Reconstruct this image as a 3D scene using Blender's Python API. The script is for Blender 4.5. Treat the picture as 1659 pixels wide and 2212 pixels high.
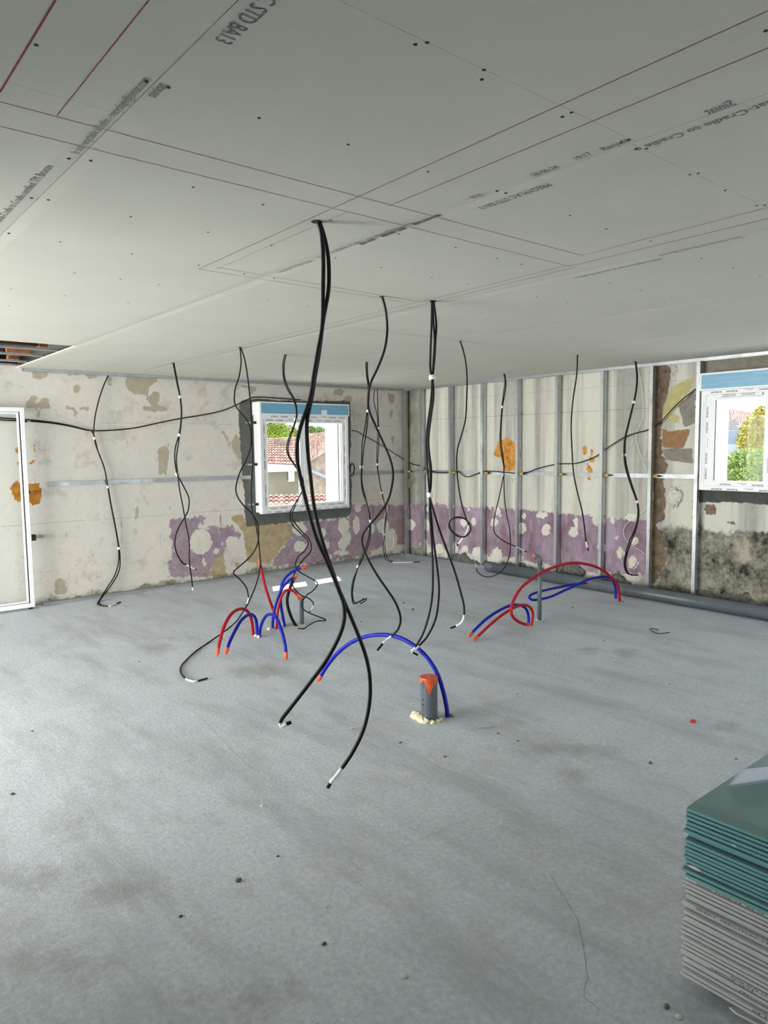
import bpy, math, random
import numpy as np
from mathutils import Vector, Matrix

scene = bpy.context.scene
for o in list(bpy.data.objects):
    bpy.data.objects.remove(o)
COL = scene.collection
RNG = random.Random(7)

# ------------------------------------------------------------------ camera
FPX, YAW, PITCH, ROLL = 1559.46, 0.877556, -0.090542, -0.011889
CAMZ = 1.6496
FW = Vector((math.cos(PITCH)*math.cos(YAW), math.cos(PITCH)*math.sin(YAW), math.sin(PITCH)))
R0 = FW.cross(Vector((0, 0, 1))).normalized()
U0 = R0.cross(FW)
RV = R0*math.cos(ROLL) + U0*math.sin(ROLL)
UV = -R0*math.sin(ROLL) + U0*math.cos(ROLL)
cam_d = bpy.data.cameras.new('camera')
cam = bpy.data.objects.new('camera', cam_d)
COL.objects.link(cam)
cam_d.sensor_fit = 'VERTICAL'
cam_d.sensor_height = 24.0
cam_d.lens = FPX/2212*24.0
cam_d.clip_start = 0.05
cam_d.clip_end = 300
cam.matrix_world = Matrix(((RV.x, UV.x, -FW.x, 0), (RV.y, UV.y, -FW.y, 0), (RV.z, UV.z, -FW.z, CAMZ), (0, 0, 0, 1)))
scene.camera = cam

# ------------------------------------------------------------------ view, sky, sun, daylight openings
scene.view_settings.view_transform = 'Standard'
scene.view_settings.look = 'None'
scene.view_settings.gamma = 1
scene.view_settings.use_curve_mapping = False
scene.view_settings.exposure = 0.0
SKY_STRENGTH = 4.4
SUN_STRENGTH = 13.0
LEFT_POWER = 690
BACK_POWER = 6
scene.cycles.max_bounces = 7
w = bpy.data.worlds.new('sky')
scene.world = w
w.use_nodes = True
wn = w.node_tree.nodes
bg = wn['Background']
bg.inputs['Strength'].default_value = SKY_STRENGTH
tc = wn.new('ShaderNodeTexCoord')
sp = wn.new('ShaderNodeSeparateXYZ')
rp = wn.new('ShaderNodeValToRGB')
rp.color_ramp.elements[0].position = 0.48
rp.color_ramp.elements[0].color = (0.62, 0.62, 0.60, 1)
rp.color_ramp.elements[1].position = 0.9
rp.color_ramp.elements[1].color = (0.62, 0.78, 1.0, 1)
e = rp.color_ramp.elements.new(0.52)
e.color = (0.93, 0.96, 1.0, 1)
mp = wn.new('ShaderNodeMath'); mp.operation = 'MULTIPLY_ADD'
mp.inputs[1].default_value = 0.5; mp.inputs[2].default_value = 0.5
lk = w.node_tree.links.new
lk(tc.outputs['Generated'], sp.inputs[0]); lk(sp.outputs['Z'], mp.inputs[0]); lk(mp.outputs[0], rp.inputs[0]); lk(rp.outputs[0], bg.inputs['Color'])

def light(name, kind, loc, direction, **kw):
    d = bpy.data.lights.new(name, kind)
    for k, v in kw.items():
        setattr(d, k, v)
    o = bpy.data.objects.new(name, d)
    COL.objects.link(o)
    o.location = loc
    o.rotation_euler = Vector(direction).to_track_quat('-Z', 'Y').to_euler()
    return o
SUN = Vector((0.405, 0.726, 1.0)).normalized()
light('sun', 'SUN', (20, 30, 40), -SUN, energy=SUN_STRENGTH, angle=0.009, color=(1.0, 0.95, 0.87))
# daylight by big openings of left and back wall; right-hand lamp is added fill
light('daylight_left', 'AREA', (-4.32, 5.9, 1.25), (1, 0, 0.02), energy=LEFT_POWER, shape='RECTANGLE', size=4.4, size_y=2.1, color=(1.0, 0.985, 0.945))
light('daylight_back', 'AREA', (2.0, -2.82, 1.25), (0, 1, 0), energy=BACK_POWER, shape='RECTANGLE', size=1.2, size_y=2.0, color=(0.90, 0.95, 1.0))
light('fill_back_right', 'AREA', (5.8, -2.82, 1.25), (0, 1, 0), energy=48, shape='RECTANGLE', size=2.0, size_y=2.0, color=(0.95, 0.97, 1.0))  # added fill without a known window, brightens the right part of the floor
for loc, dr, sx, sy in (((5.35, 8.50, 1.5), (0, -1, 0), 1.3, 1.3), ((7.54, 2.9, 1.7), (-1, 0, 0), 1.3, 1.1)):
    po = light('window_portal', 'AREA', loc, dr, shape='RECTANGLE', size=sx, size_y=sy)
    po.data.cycles.is_portal = True

# ------------------------------------------------------------------ geometry constants (metres)
H = 2.5
XT, YT = 7.182, 8.159        # planes of the metal tracks
XW, YW = 7.282, 8.219        # inner faces of right and far wall
XO, YO = 7.56, 8.52          # outer faces
XL, YB = -4.0, -2.5          # left wall, back wall

# ------------------------------------------------------------------ finding where a seen point lies on a surface of the room
def ray(px, py):
    return FW + RV*((px-829.5)/FPX) - UV*((py-1106)/FPX)
def on_z(px, py, z=0.0):
    d = ray(px, py); t = (z-CAMZ)/d.z
    return Vector((d.x*t, d.y*t, z))
def on_y(px, py, y=YW):
    d = ray(px, py); t = y/d.y
    return Vector((d.x*t, y, CAMZ+d.z*t))
def on_x(px, py, x=XW):
    d = ray(px, py); t = x/d.x
    return Vector((x, d.y*t, CAMZ+d.z*t))
def on_plane(px, py, n, a, push=0.0):
    d = ray(px, py); t = (a.x*n.x+a.y*n.y)/(d.x*n.x+d.y*n.y) * (1+push)
    return Vector((d.x*t, d.y*t, CAMZ+d.z*t))
def crop(ox, oy, s, pts):
    return [(ox+x/s, oy+y/s) + tuple(r) for x, y, *r in pts]
def C1(p): return crop(0, 700, 3.457, p)
def C2(p): return crop(340, 700, 3.4565, p)
def C3(p): return crop(700, 700, 3.4565, p)
def C4(p): return crop(1100, 700, 2.968, p)

# ------------------------------------------------------------------ materials
def srgb(r, g, b):
    f = lambda c: (c/255/12.92) if c/255 <= 0.04045 else ((c/255+0.055)/1.055)**2.4
    return (f(r), f(g), f(b), 1)
class NT:
    def __init__(s, name):
        s.m = bpy.data.materials.new(name); s.m.use_nodes = True
        s.t = s.m.node_tree; s.b = s.t.nodes['Principled BSDF']
        s.co = s.t.nodes.new('ShaderNodeTexCoord').outputs['Object']
    def n(s, t): return s.t.nodes.new('ShaderNode'+t)
    def set(s, sock, v):
        if hasattr(v, 'links'): s.t.links.new(v, sock)
        else: sock.default_value = v
    def noise(s, scale, detail=4, rough=0.6, vec=None, out='Fac'):
        n = s.n('TexNoise'); s.set(n.inputs['Vector'], vec or s.co)
        n.inputs['Scale'].default_value = scale; n.inputs['Detail'].default_value = detail
        n.inputs['Roughness'].default_value = rough
        return n.outputs[out]
    def vor(s, scale, feature='F1', vec=None, out='Distance'):
        n = s.n('TexVoronoi'); n.feature = feature; s.set(n.inputs['Vector'], vec or s.co)
        n.inputs['Scale'].default_value = scale
        return n.outputs[out]
    def stretch(s, sc, loc=(0, 0, 0), rot=(0, 0, 0)):
        n = s.n('Mapping'); s.set(n.inputs['Vector'], s.co); n.inputs['Scale'].default_value = sc
        n.inputs['Location'].default_value = loc; n.inputs['Rotation'].default_value = rot
        return n.outputs[0]
    def math(s, op, a, b=0.0, c=None):
        n = s.n('Math'); n.operation = op; s.set(n.inputs[0], a); s.set(n.inputs[1], b)
        if c is not None: s.set(n.inputs[2], c)
        return n.outputs[0]
    def mr(s, v, a, b, c=0.0, d=1.0):
        n = s.n('MapRange'); s.set(n.inputs['Value'], v)
        for k, x in zip(('From Min', 'From Max', 'To Min', 'To Max'), (a, b, c, d)): n.inputs[k].default_value = x
        return n.outputs['Result']
    def mix(s, f, a, b, mode='MIX'):
        n = s.n('Mix'); n.data_type = 'RGBA'; n.blend_type = mode
        s.set(n.inputs[0], f); s.set(n.inputs[6], a); s.set(n.inputs[7], b)
        return n.outputs[2]
    def attr(s, name):
        n = s.n('Attribute'); n.attribute_name = name
        return n.outputs['Fac']
    def axis(s, i):
        n = s.n('SeparateXYZ'); s.set(n.inputs[0], s.co)
        return n.outputs[i]
    def bump(s, h, strength=0.3, dist=0.01):
        n = s.n('Bump'); s.set(n.inputs['Height'], h); n.inputs['Strength'].default_value = strength
        n.inputs['Distance'].default_value = dist
        s.t.links.new(n.outputs[0], s.b.inputs['Normal'])
    def fin(s, col, rough=0.7, metal=0.0, spec=0.5):
        s.set(s.b.inputs['Base Color'], col); s.set(s.b.inputs['Roughness'], rough)
        s.b.inputs['Metallic'].default_value = metal; s.b.inputs['Specular IOR Level'].default_value = spec
        return s.m

def plain(name, col, rough=0.6, metal=0.0, var=0.12, scale=30, bump=0.0, spec=0.5):
    t = NT(name)
    dark = tuple(c*(1-var) for c in col[:3])+(1,)
    light_ = tuple(min(1, c*(1+var)) for c in col[:3])+(1,)
    nz = t.noise(scale)
    c = t.mix(t.mr(nz, 0.3, 0.7), dark, light_)
    if bump: t.bump(nz, bump, 0.004)
    return t.fin(c, rough, metal, spec)

M = {}
M['black'] = plain('black_sheath', (0.004, 0.004, 0.0045, 1), 0.5, var=0.3, spec=0.25)
M['tape_white'] = plain('white_tape', srgb(225, 225, 225), 0.5)
M['ink'] = plain('black_ink', srgb(52, 52, 56), 0.8)
M['ink_grey'] = plain('grey_ink', srgb(108, 108, 106), 0.9, var=0.35, scale=60)
M['red'] = plain('red_sheath', srgb(166, 10, 32), 0.5, var=0.15, spec=.3)
M['blue'] = plain('blue_sheath', srgb(6, 24, 158), 0.5, var=0.15, spec=.3)
M['orange'] = plain('orange_tape', srgb(208, 86, 44), 0.45, var=0.3, scale=45, bump=0.5)
M['pvc'] = plain('grey_pvc', srgb(88, 96, 103), 0.38, var=0.12, scale=9)
M['foam'] = plain('expanding_foam', srgb(226, 220, 186), 0.85, var=0.12, scale=60, bump=0.8)
M['upvc'] = plain('white_upvc', srgb(232, 234, 236), 0.38, var=0.03)
M['yellow'] = plain('yellow_plastic', srgb(190, 160, 30), 0.5)
M['rubber'] = plain('black_rubber', (0.01, 0.01, 0.011, 1), 0.6)
M['dark_hole'] = plain('screw_head', (0.02, 0.02, 0.02, 1), 0.7)
M['chalk'] = plain('red_chalk', srgb(150, 78, 74), 0.95, var=0.35, scale=50)
M['chalk_strong'] = plain('strong_red_chalk', srgb(146, 66, 62), 0.95, var=0.3, scale=50)
M['paper'] = plain('white_paper', srgb(226, 228, 238), 0.8, var=0.03)
M['wood'] = plain('roof_timber', srgb(150, 100, 60), 0.8, var=0.4, scale=12)
M['wood_dark'] = plain('dark_roof_timber', srgb(58, 36, 26), 0.85, var=0.4, scale=12)
M['render'] = plain('white_render', srgb(228, 227, 222), 0.9, var=0.04)
M['mortar'] = plain('grey_mortar', srgb(98, 98, 94), 0.95, var=0.5, scale=35, bump=1.0)
M['plaster'] = plain('dried_plaster', srgb(206, 203, 190), 0.9, var=0.12, scale=40, bump=0.6)
M['crack'] = plain('crack_line', srgb(122, 126, 128), 0.95, var=0.2)
M['pale_line'] = plain('pale_trowel_line', srgb(212, 214, 216), 0.9, var=0.1)

def galv():
    t = NT('galvanised_steel')
    v = t.vor(60)
    z = t.noise(6, 2)
    c = t.mix(t.mr(v, 0.0, 0.6), srgb(168, 172, 175), srgb(186, 190, 192))
    c = t.mix(t.mr(z, 0.35, 0.7, 0, 0.5), c, srgb(140, 146, 150))
    return t.fin(c, t.mr(z, 0.3, 0.7, 0.3, 0.5), 0.85)
M['galv'] = galv()
def glass():
    m = bpy.data.materials.new('window_glass'); m.use_nodes = True
    t = m.node_tree; t.nodes.clear()
    o = t.nodes.new('ShaderNodeOutputMaterial'); mx = t.nodes.new('ShaderNodeMixShader')
    tr = t.nodes.new('ShaderNodeBsdfTransparent'); gl = t.nodes.new('ShaderNodeBsdfGlossy')
    tr.inputs[0].default_value = (0.97, 0.98, 0.98, 1)
    gl.inputs['Roughness'].default_value = 0.02
    mx.inputs[0].default_value = 0.006; t.links.new(tr.outputs[0], mx.inputs[1]); t.links.new(gl.outputs[0], mx.inputs[2])
    t.links.new(mx.outputs[0], o.inputs[0])
    return m
M['glass'] = glass()
def blue_film():
    t = NT('blue_protective_film')
    st = t.noise(5, 3, vec=t.stretch((1, 1, 14)))
    scr = t.noise(9, 5, vec=t.stretch((2, 2, 60)))
    c = t.mix(t.mr(st, 0.35, 0.7), srgb(104, 160, 190), srgb(122, 176, 205))
    c = t.mix(t.mr(scr, 0.66, 0.70, 0, 0.6), c, srgb(190, 215, 225))
    return t.fin(c, 0.35)
M['film'] = blue_film()

def masked(t, base, name, col, amp=0.05, wd=0.004, scale=14, op=1.0):
    nz = t.math('SUBTRACT', t.noise(scale, 6, 0.65), 0.5)
    v = t.math('MULTIPLY_ADD', nz, amp*2, t.attr(name))
    m = t.mr(v, -wd, wd, 0, op)
    return t.mix(m, base, col), m

def wall_far_mat():
    t = NT('stripped_far_wall')
    n1 = t.noise(1.6, 4); n2 = t.noise(16, 5); n3 = t.noise(70, 3)
    base = t.mix(t.mr(n1, 0.35, 0.65), srgb(206, 205, 199), srgb(214, 205, 196))
    base = t.mix(t.mr(n2, 0.3, 0.7, 0, 0.5), base, srgb(194, 192, 184))
    base = t.mix(t.mr(n3, 0.3, 0.75, 0, 0.25), base, srgb(226, 222, 214))
    base = t.mix(t.mr(t.noise(3.2, 7, 0.75), 0.54, 0.64, 0, 0.6), base, srgb(172, 170, 162))
    base = t.mix(t.mr(t.noise(7.0, 8, 0.8), 0.63, 0.65, 0, 0.75), base, srgb(140, 136, 126))
    pores = t.mr(t.vor(26), 0.05, 0.09, 1, 0)
    pores = t.math('MULTIPLY', pores, t.mr(t.noise(1.3, 3), 0.44, 0.55))
    base = t.mix(pores, base, srgb(110, 105, 96))
    # horizontal formwork joints
    z = t.axis('Z')
    wob = t.math('MULTIPLY_ADD', t.noise(2.0, 4), 0.03, z)
    for zz, o in ((0.885, 0.45), (1.965, 0.35)):
        d = t.math('ABSOLUTE', t.math('SUBTRACT', wob, zz))
        ln = t.math('MULTIPLY', t.mr(d, 0.001, 0.006, 1, 0), t.mr(t.noise(5, 3), 0.42, 0.5))
        base = t.mix(t.math('MULTIPLY', ln, o), base, srgb(120, 114, 104))
    c, m0 = masked(t, base, 'beige', t.mix(t.mr(n2, .3, .7), srgb(178, 171, 152), srgb(164, 157, 138)))
    lil = t.mix(t.mr(t.noise(8, 6, .7), .35, .65), srgb(164, 148, 162), srgb(140, 120, 130))
    lil = t.mix(t.mr(t.noise(3.1, 4), .5, .66), lil, srgb(160, 138, 128))
    lil = t.mix(t.mr(t.noise(26, 6, .75), .60, .63), lil, srgb(196, 188, 178))
    lil = t.mix(t.mr(t.noise(2.6, 8, .8), .36, .39, 1, 0), lil, t.mix(t.mr(n2, .3, .7), srgb(206, 204, 190), srgb(188, 184, 168)))
    lil = t.mix(t.mr(t.noise(6, 7, .8, vec=t.stretch((1, 1, .4), loc=(3, 1, 2))), .56, .66, 0, .7), lil, srgb(130, 106, 118))
    c, m1 = masked(t, c, 'lilac', lil, 0.12)
    c, m2 = masked(t, c, 'tan', t.mix(t.mr(n2, .3, .7), srgb(186, 168, 134), srgb(158, 142, 112)), 0.06)
    c, m3 = masked(t, c, 'blob', t.mix(t.mr(n2, .3, .7), srgb(216, 214, 202), srgb(202, 199, 186)), 0.06)
    org = t.mix(t.mr(t.noise(20, 5), .4, .6), srgb(190, 130, 56), srgb(160, 102, 40))
    c, m4 = masked(t, c, 'orange', org, 0.05, scale=22)
    cem = t.mix(t.mr(t.noise(9, 6, .7), .3, .7), srgb(108, 110, 106), srgb(84, 87, 84))
    c, m5 = masked(t, c, 'cement', cem, 0.035, 0.006)
    # damp dirty foot of the wall
    ft = t.math('MULTIPLY_ADD', t.math('SUBTRACT', t.noise(3.5, 8, .75), 0.5), -0.42, z)
    c = t.mix(t.mr(ft, 0.035, 0.075, 0.9, 0), c, t.mix(t.mr(n2, .4, .6), srgb(104, 100, 88), srgb(150, 142, 120)))
    drip = t.noise(11, 5, .7, vec=t.stretch((1, 1, 0.08)))
    dr = t.math('MULTIPLY', t.mr(drip, .63, .68), t.math('MULTIPLY', t.mr(z, .45, .8), t.mr(z, .80, .86, 1, 0)))
    c = t.mix(t.math('MULTIPLY', dr, 0.8), c, srgb(72, 64, 56))
    hgt = t.math('ADD', t.math('MULTIPLY', n2, .5), t.math('MULTIPLY', n3, .2))
    hgt = t.math('SUBTRACT', hgt, t.math('MULTIPLY', m0, .25))
    hgt = t.math('ADD', hgt, t.math('MULTIPLY', m3, .6))
    t.bump(hgt, 0.45, 0.008)
    return t.fin(c, 0.9, 0, 0.2)
def wall_right_mat():
    t = NT('stripped_right_wall')
    n1 = t.noise(1.4, 4); n2 = t.noise(16, 5); n3 = t.noise(60, 3)
    z = t.axis('Z'); y = t.axis('Y')
    base = t.mix(t.mr(n1, .35, .65), srgb(210, 210, 203), srgb(216, 213, 196))
    drip = t.noise(3.6, 4, .6, vec=t.stretch((1, 1, .05)))
    base = t.mix(t.mr(drip, .46, .62, 0, .9), base, srgb(150, 150, 144))
    base = t.mix(t.mr(n2, .3, .7, 0, .4), base, srgb(192, 190, 180))
    base = t.mix(t.mr(t.noise(5, 8, .8), .62, .64, 0, .7), base, srgb(146, 143, 130))
    pores = t.math('MULTIPLY', t.mr(t.vor(18), .04, .08, 1, 0), t.mr(t.noise(1.5, 3), .5, .6))
    base = t.mix(pores, base, srgb(90, 88, 80))
    for zz, o in ((2.03, .6), (2.30, .3)):
        d = t.math('ABSOLUTE', t.math('SUBTRACT', z, zz))
        base = t.mix(t.mr(d, .001, .005, o, 0), base, srgb(110, 108, 100))
    for yy in (4.55, 5.15, 5.95, 6.85):
        d = t.math('ABSOLUTE', t.math('SUBTRACT', y, yy))
        base = t.mix(t.math('MULTIPLY', t.mr(d, .001, .005, .35, 0), t.mr(z, 1.35, 1.4)), base, srgb(120, 118, 110))
    # darker brown mottling towards the corner
    cn = t.math('MULTIPLY_ADD', t.math('SUBTRACT', t.noise(3, 7, .75), .5), .9, y)
    base = t.mix(t.mr(cn, 7.75, 8.15, 0, .85), base, t.mix(t.mr(n2, .35, .65), srgb(120, 112, 92), srgb(80, 76, 64)))
    lil = t.mix(t.mr(t.noise(5, 6, .7, vec=t.stretch((1, 1, .5))), .38, .62), srgb(166, 150, 166), srgb(132, 108, 122))
    lil = t.mix(t.mr(t.noise(22, 6, .75), .64, .67), lil, srgb(206, 198, 190))
    lil = t.mix(t.mr(t.noise(4.4, 6, .75, vec=t.stretch((1, 1, .35), loc=(3, 1, 2))), .50, .66, 0, .75), lil, srgb(122, 96, 108))
    lil = t.mix(t.mr(t.math('MULTIPLY_ADD', t.noise(5, 8, .8), .5, z), .36, .40, 1, 0), lil, t.mix(t.mr(n2, .3, .7), srgb(208, 205, 192), srgb(180, 176, 162)))
    c, m1 = masked(t, base, 'lilac', lil, .09)
    brn = t.mix(t.mr(t.noise(13, 6, .75), .35, .65), srgb(140, 120, 100), srgb(92, 80, 68))
    brn = t.mix(t.mr(t.noise(7, 7, .8, vec=t.stretch((1, 1, .4))), .60, .63), brn, srgb(190, 182, 168))
    greyp = t.mix(t.mr(n2, .3, .7), srgb(150, 146, 136), srgb(128, 124, 114))
    c, _ = masked(t, c, 'greypatch', greyp, .02)
    mold = t.mix(t.mr(t.noise(3.6, 9, .78), .40, .60), srgb(44, 43, 40), srgb(168, 164, 148))
    mold = t.mix(t.mr(t.noise(9, 6, .75, vec=t.stretch((1, 1, .25))), .54, .68, 0, .8), mold, srgb(118, 112, 98))
    c, m6 = masked(t, c, 'mold', mold, .10, .02, 9)
    c, m7 = masked(t, c, 'brown', brn, .07)
    c, m8 = masked(t, c, 'yellow', t.mix(t.mr(n2, .3, .7), srgb(196, 192, 140), srgb(176, 168, 118)), .03)
    c, m9 = masked(t, c, 'scrap', t.mix(t.mr(n2, .3, .7), srgb(164, 130, 96), srgb(140, 108, 78)), .02)
    c, m3 = masked(t, c, 'blob', t.mix(t.mr(n2, .3, .7), srgb(222, 220, 210), srgb(204, 200, 188)), .05, scale=18)
    org = t.mix(t.mr(t.noise(16, 5), .4, .6), srgb(206, 156, 84), srgb(172, 108, 44))
    c, m4 = masked(t, c, 'orange', org, .05, scale=20)
    cem = t.mix(t.mr(t.noise(9, 6, .7), .3, .7), srgb(90, 92, 86), srgb(68, 70, 66))
    c, m5 = masked(t, c, 'cement', cem, .03, .006)
    ft = t.math('MULTIPLY_ADD', t.math('SUBTRACT', t.noise(3.5, 8, .75), .5), -.5, z)
    c = t.mix(t.mr(ft, .05, .09, .9, 0), c, t.mix(t.mr(n2, .4, .6), srgb(84, 84, 78), srgb(130, 126, 112)))
    hgt = t.math('ADD', t.math('MULTIPLY', n2, .5), t.math('MULTIPLY', n3, .2))
    hgt = t.math('SUBTRACT', hgt, t.math('MULTIPLY', m7, .8))
    hgt = t.math('ADD', hgt, t.math('MULTIPLY', m3, .7))
    t.bump(hgt, .5, .01)
    return t.fin(c, .9, 0, .2)
def floor_mat():
    t = NT('concrete_floor')
    n1 = t.noise(.8, 5, .6); n2 = t.noise(5, 7, .7); n3 = t.noise(45, 5, .7); n4 = t.noise(140, 3, .6)
    sw = t.noise(3.0, 6, .7, vec=t.stretch((1, .25, 1), rot=(0, 0, .5)))
    sw2 = t.noise(9.0, 5, .7, vec=t.stretch((.3, 1, 1), rot=(0, 0, .25)))
    c = t.mix(t.mr(n1, .3, .7), srgb(198, 206, 214), srgb(182, 191, 200))
    c = t.mix(t.mr(n2, .3, .7, 0, .6), c, srgb(212, 219, 225))
    c = t.mix(t.mr(sw, .48, .64, 0, .6), c, srgb(158, 162, 166))
    c = t.mix(t.mr(sw2, .58, .72, 0, .4), c, srgb(204, 206, 206))
    c = t.mix(t.mr(n3, .38, .62, 0, .45), c, srgb(152, 158, 165))
    c = t.mix(t.mr(t.noise(2.1, 7, .75), .55, .66, 0, .38), c, srgb(168, 156, 154))
    nz = t.math('SUBTRACT', t.noise(7, 7, .75), .5)
    v = t.math('MULTIPLY_ADD', nz, .5, t.attr('stain'))
    c = t.mix(t.mr(v, -.04, .10, 0, .45), c, srgb(128, 122, 112))
    pit = t.math('MULTIPLY', t.mr(t.vor(38), .07, .14, 1, 0), t.mr(t.noise(3, 5, .7), .50, .60))
    c = t.mix(t.math('MULTIPLY', pit, .35), c, srgb(120, 122, 124))
    sc = t.noise(2.2, 8, .9, vec=t.stretch((1, .06, 1), rot=(0, 0, -.7)))
    c = t.mix(t.mr(sc, .645, .66, 0, .45), c, srgb(138, 139, 140))
    h = t.math('ADD', t.math('MULTIPLY', n3, .55), t.math('MULTIPLY', n4, .25))
    h = t.math('ADD', h, t.math('MULTIPLY', sw, .5))
    h = t.math('SUBTRACT', h, t.math('MULTIPLY', pit, .5))
    t.bump(h, .55, .010)
    return t.fin(c, t.mr(n2, .3, .7, .55, .8), 0, .35)
def board_mat(name, a, b, rough=.85):
    t = NT(name)
    c = t.mix(t.mr(t.noise(2, 4), .3, .7), a, b)
    c = t.mix(t.mr(t.noise(90, 3), .3, .7, 0, .25), c, tuple(x*.88 for x in a[:3])+(1,))
    c = t.mix(t.mr(t.noise(3, 6, .75), .64, .70, 0, .2), c, tuple(x*.72 for x in a[:3])+(1,))
    t.bump(t.noise(120, 3), .12, .002)
    return t.fin(c, rough, 0, .25)
M['wall_far'] = wall_far_mat(); M['wall_right'] = wall_right_mat(); M['floor'] = floor_mat()
M['ceiling'] = board_mat('plasterboard_paper', srgb(206, 205, 194), srgb(199, 199, 188))
M['board_grey'] = board_mat('grey_board_edge', srgb(206, 208, 208), srgb(190, 192, 193))
M['board_green'] = board_mat('green_board_edge', srgb(124, 180, 184), srgb(108, 164, 170), .6)
M['board_green_top'] = board_mat('green_board_face', srgb(120, 148, 144), srgb(108, 138, 138), .3)
M['board_core'] = plain('gypsum_core', srgb(222, 222, 218), .9)

# ------------------------------------------------------------------ mesh helpers
class MB:
    def __init__(s): s.v = []; s.f = []; s.mi = []
    def add(s, v, f, mi=0):
        k = len(s.v); s.v += [tuple(p) for p in v]; s.f += [tuple(i+k for i in q) for q in f]; s.mi += [mi]*len(f)
        return s
    def box(s, a, b, mi=0):
        x0, y0, z0 = (min(p, q) for p, q in zip(a, b)); x1, y1, z1 = (max(p, q) for p, q in zip(a, b))
        v = [(x0,y0,z0),(x1,y0,z0),(x1,y1,z0),(x0,y1,z0),(x0,y0,z1),(x1,y0,z1),(x1,y1,z1),(x0,y1,z1)]
        return s.add(v, [(0,3,2,1),(4,5,6,7),(0,1,5,4),(1,2,6,5),(2,3,7,6),(3,0,4,7)], mi)
    def prism(s, prof, frm, to, up=(0, 0, 1), mi=0):
        """closed 2D profile (side, up) extruded from frm to to"""
        a, b = Vector(frm), Vector(to); d = (b-a).normalized(); u = Vector(up)
        sd = d.cross(u).normalized(); u = sd.cross(d)
        n = len(prof)
        v = [a+sd*p+u*q for p, q in prof]+[b+sd*p+u*q for p, q in prof]
        f = [(i, (i+1) % n, (i+1) % n+n, i+n) for i in range(n)]+[tuple(range(n))[::-1], tuple(range(n, 2*n))]
        return s.add(v, f, mi)
    def tube(s, pts, r, seg=8, mi=0, cap=True, rad=None):
        pts = [Vector(p) for p in pts]; n = len(pts)
        tan = [(pts[min(i+1, n-1)]-pts[max(i-1, 0)]).normalized() for i in range(n)]
        ref = Vector((0, 0, 1)) if abs(tan[0].z) < .9 else Vector((1, 0, 0))
        nr = tan[0].cross(ref).normalized(); v = []
        for i in range(n):
            nr = (nr-tan[i]*nr.dot(tan[i])).normalized(); bn = tan[i].cross(nr)
            rr = rad[i] if rad else r
            for k in range(seg):
                a = 2*math.pi*k/seg
                v.append(pts[i]+nr*(math.cos(a)*rr)+bn*(math.sin(a)*rr))
        f = [(i*seg+k, i*seg+(k+1) % seg, (i+1)*seg+(k+1) % seg, (i+1)*seg+k) for i in range(n-1) for k in range(seg)]
        if cap: f += [tuple(range(seg))[::-1], tuple(range((n-1)*seg, n*seg))]
        return s.add(v, f, mi)
    def mesh(s, name, mats, smooth=False):
        m = bpy.data.meshes.new(name); m.from_pydata([tuple(p) for p in s.v], [], s.f)
        for x in (mats if isinstance(mats, (list, tuple)) else [mats]): m.materials.append(x)
        m.polygons.foreach_set('material_index', s.mi)
        m.polygons.foreach_set('use_smooth', [smooth]*len(s.f))
        m.update()
        return m
    def build(s, name, mats, parent=None, smooth=False, bevel=0.0):
        o = bpy.data.objects.new(name, s.mesh(name, mats, smooth)); COL.objects.link(o)
        if bevel:
            b = o.modifiers.new('bevel', 'BEVEL'); b.width = bevel; b.segments = 2; b.limit_method = 'ANGLE'
        if parent:
            o.parent = parent
            o.matrix_parent_inverse = Matrix.Translation(parent.location).inverted()
        return o
def tag(o, label, cat, group=None):
    o['label'] = label; o['category'] = cat
    if group: o['group'] = group
    return o
def struct(o):
    o['kind'] = 'structure'; return o
def thing(name, label, cat, loc=(0, 0, 0), group=None):
    o = bpy.data.objects.new(name, None); COL.objects.link(o); o.location = loc
    o.empty_display_size = .05
    return tag(o, label, cat, group)
def smooth_path(pts, per=6):
    pts = [Vector(p) for p in pts]
    P = [pts[0]*2-pts[1]]+pts+[pts[-1]*2-pts[-2]]; out = []
    for i in range(1, len(P)-2):
        p0, p1, p2, p3 = P[i-1:i+3]
        for k in range(per):
            u = k/per
            out.append(.5*((2*p1)+(p2-p0)*u+(2*p0-5*p1+4*p2-p3)*u*u+(3*p1-p0-3*p2+p3)*u**3))
    out.append(pts[-1])
    return out
def text_mb(body, p0, p1, up, height=None, bold=0.0):
    """flat lettering from p0 to p1; up is the direction of the letter tops"""
    c = bpy.data.curves.new('t', 'FONT'); c.body = body; c.size = 1.0; c.resolution_u = 2; c.offset = bold
    o = bpy.data.objects.new('t', c); COL.objects.link(o)
    bpy.context.view_layer.update()
    m = bpy.data.meshes.new_from_object(o.evaluated_get(bpy.context.evaluated_depsgraph_get()))
    vs = [v.co.copy() for v in m.vertices]; fs = [tuple(p.vertices) for p in m.polygons]
    bpy.data.objects.remove(o); bpy.data.curves.remove(c); bpy.data.meshes.remove(m)
    if not vs: return [], []
    x0 = min(v.x for v in vs); x1 = max(v.x for v in vs)
    p0, p1, up = Vector(p0), Vector(p1), Vector(up).normalized()
    d = p1-p0; L = d.length; d.normalize(); k = L/(x1-x0); h = height or k
    return [p0+d*((v.x-x0)*k)+up*(v.y*h) for v in vs], fs

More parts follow.
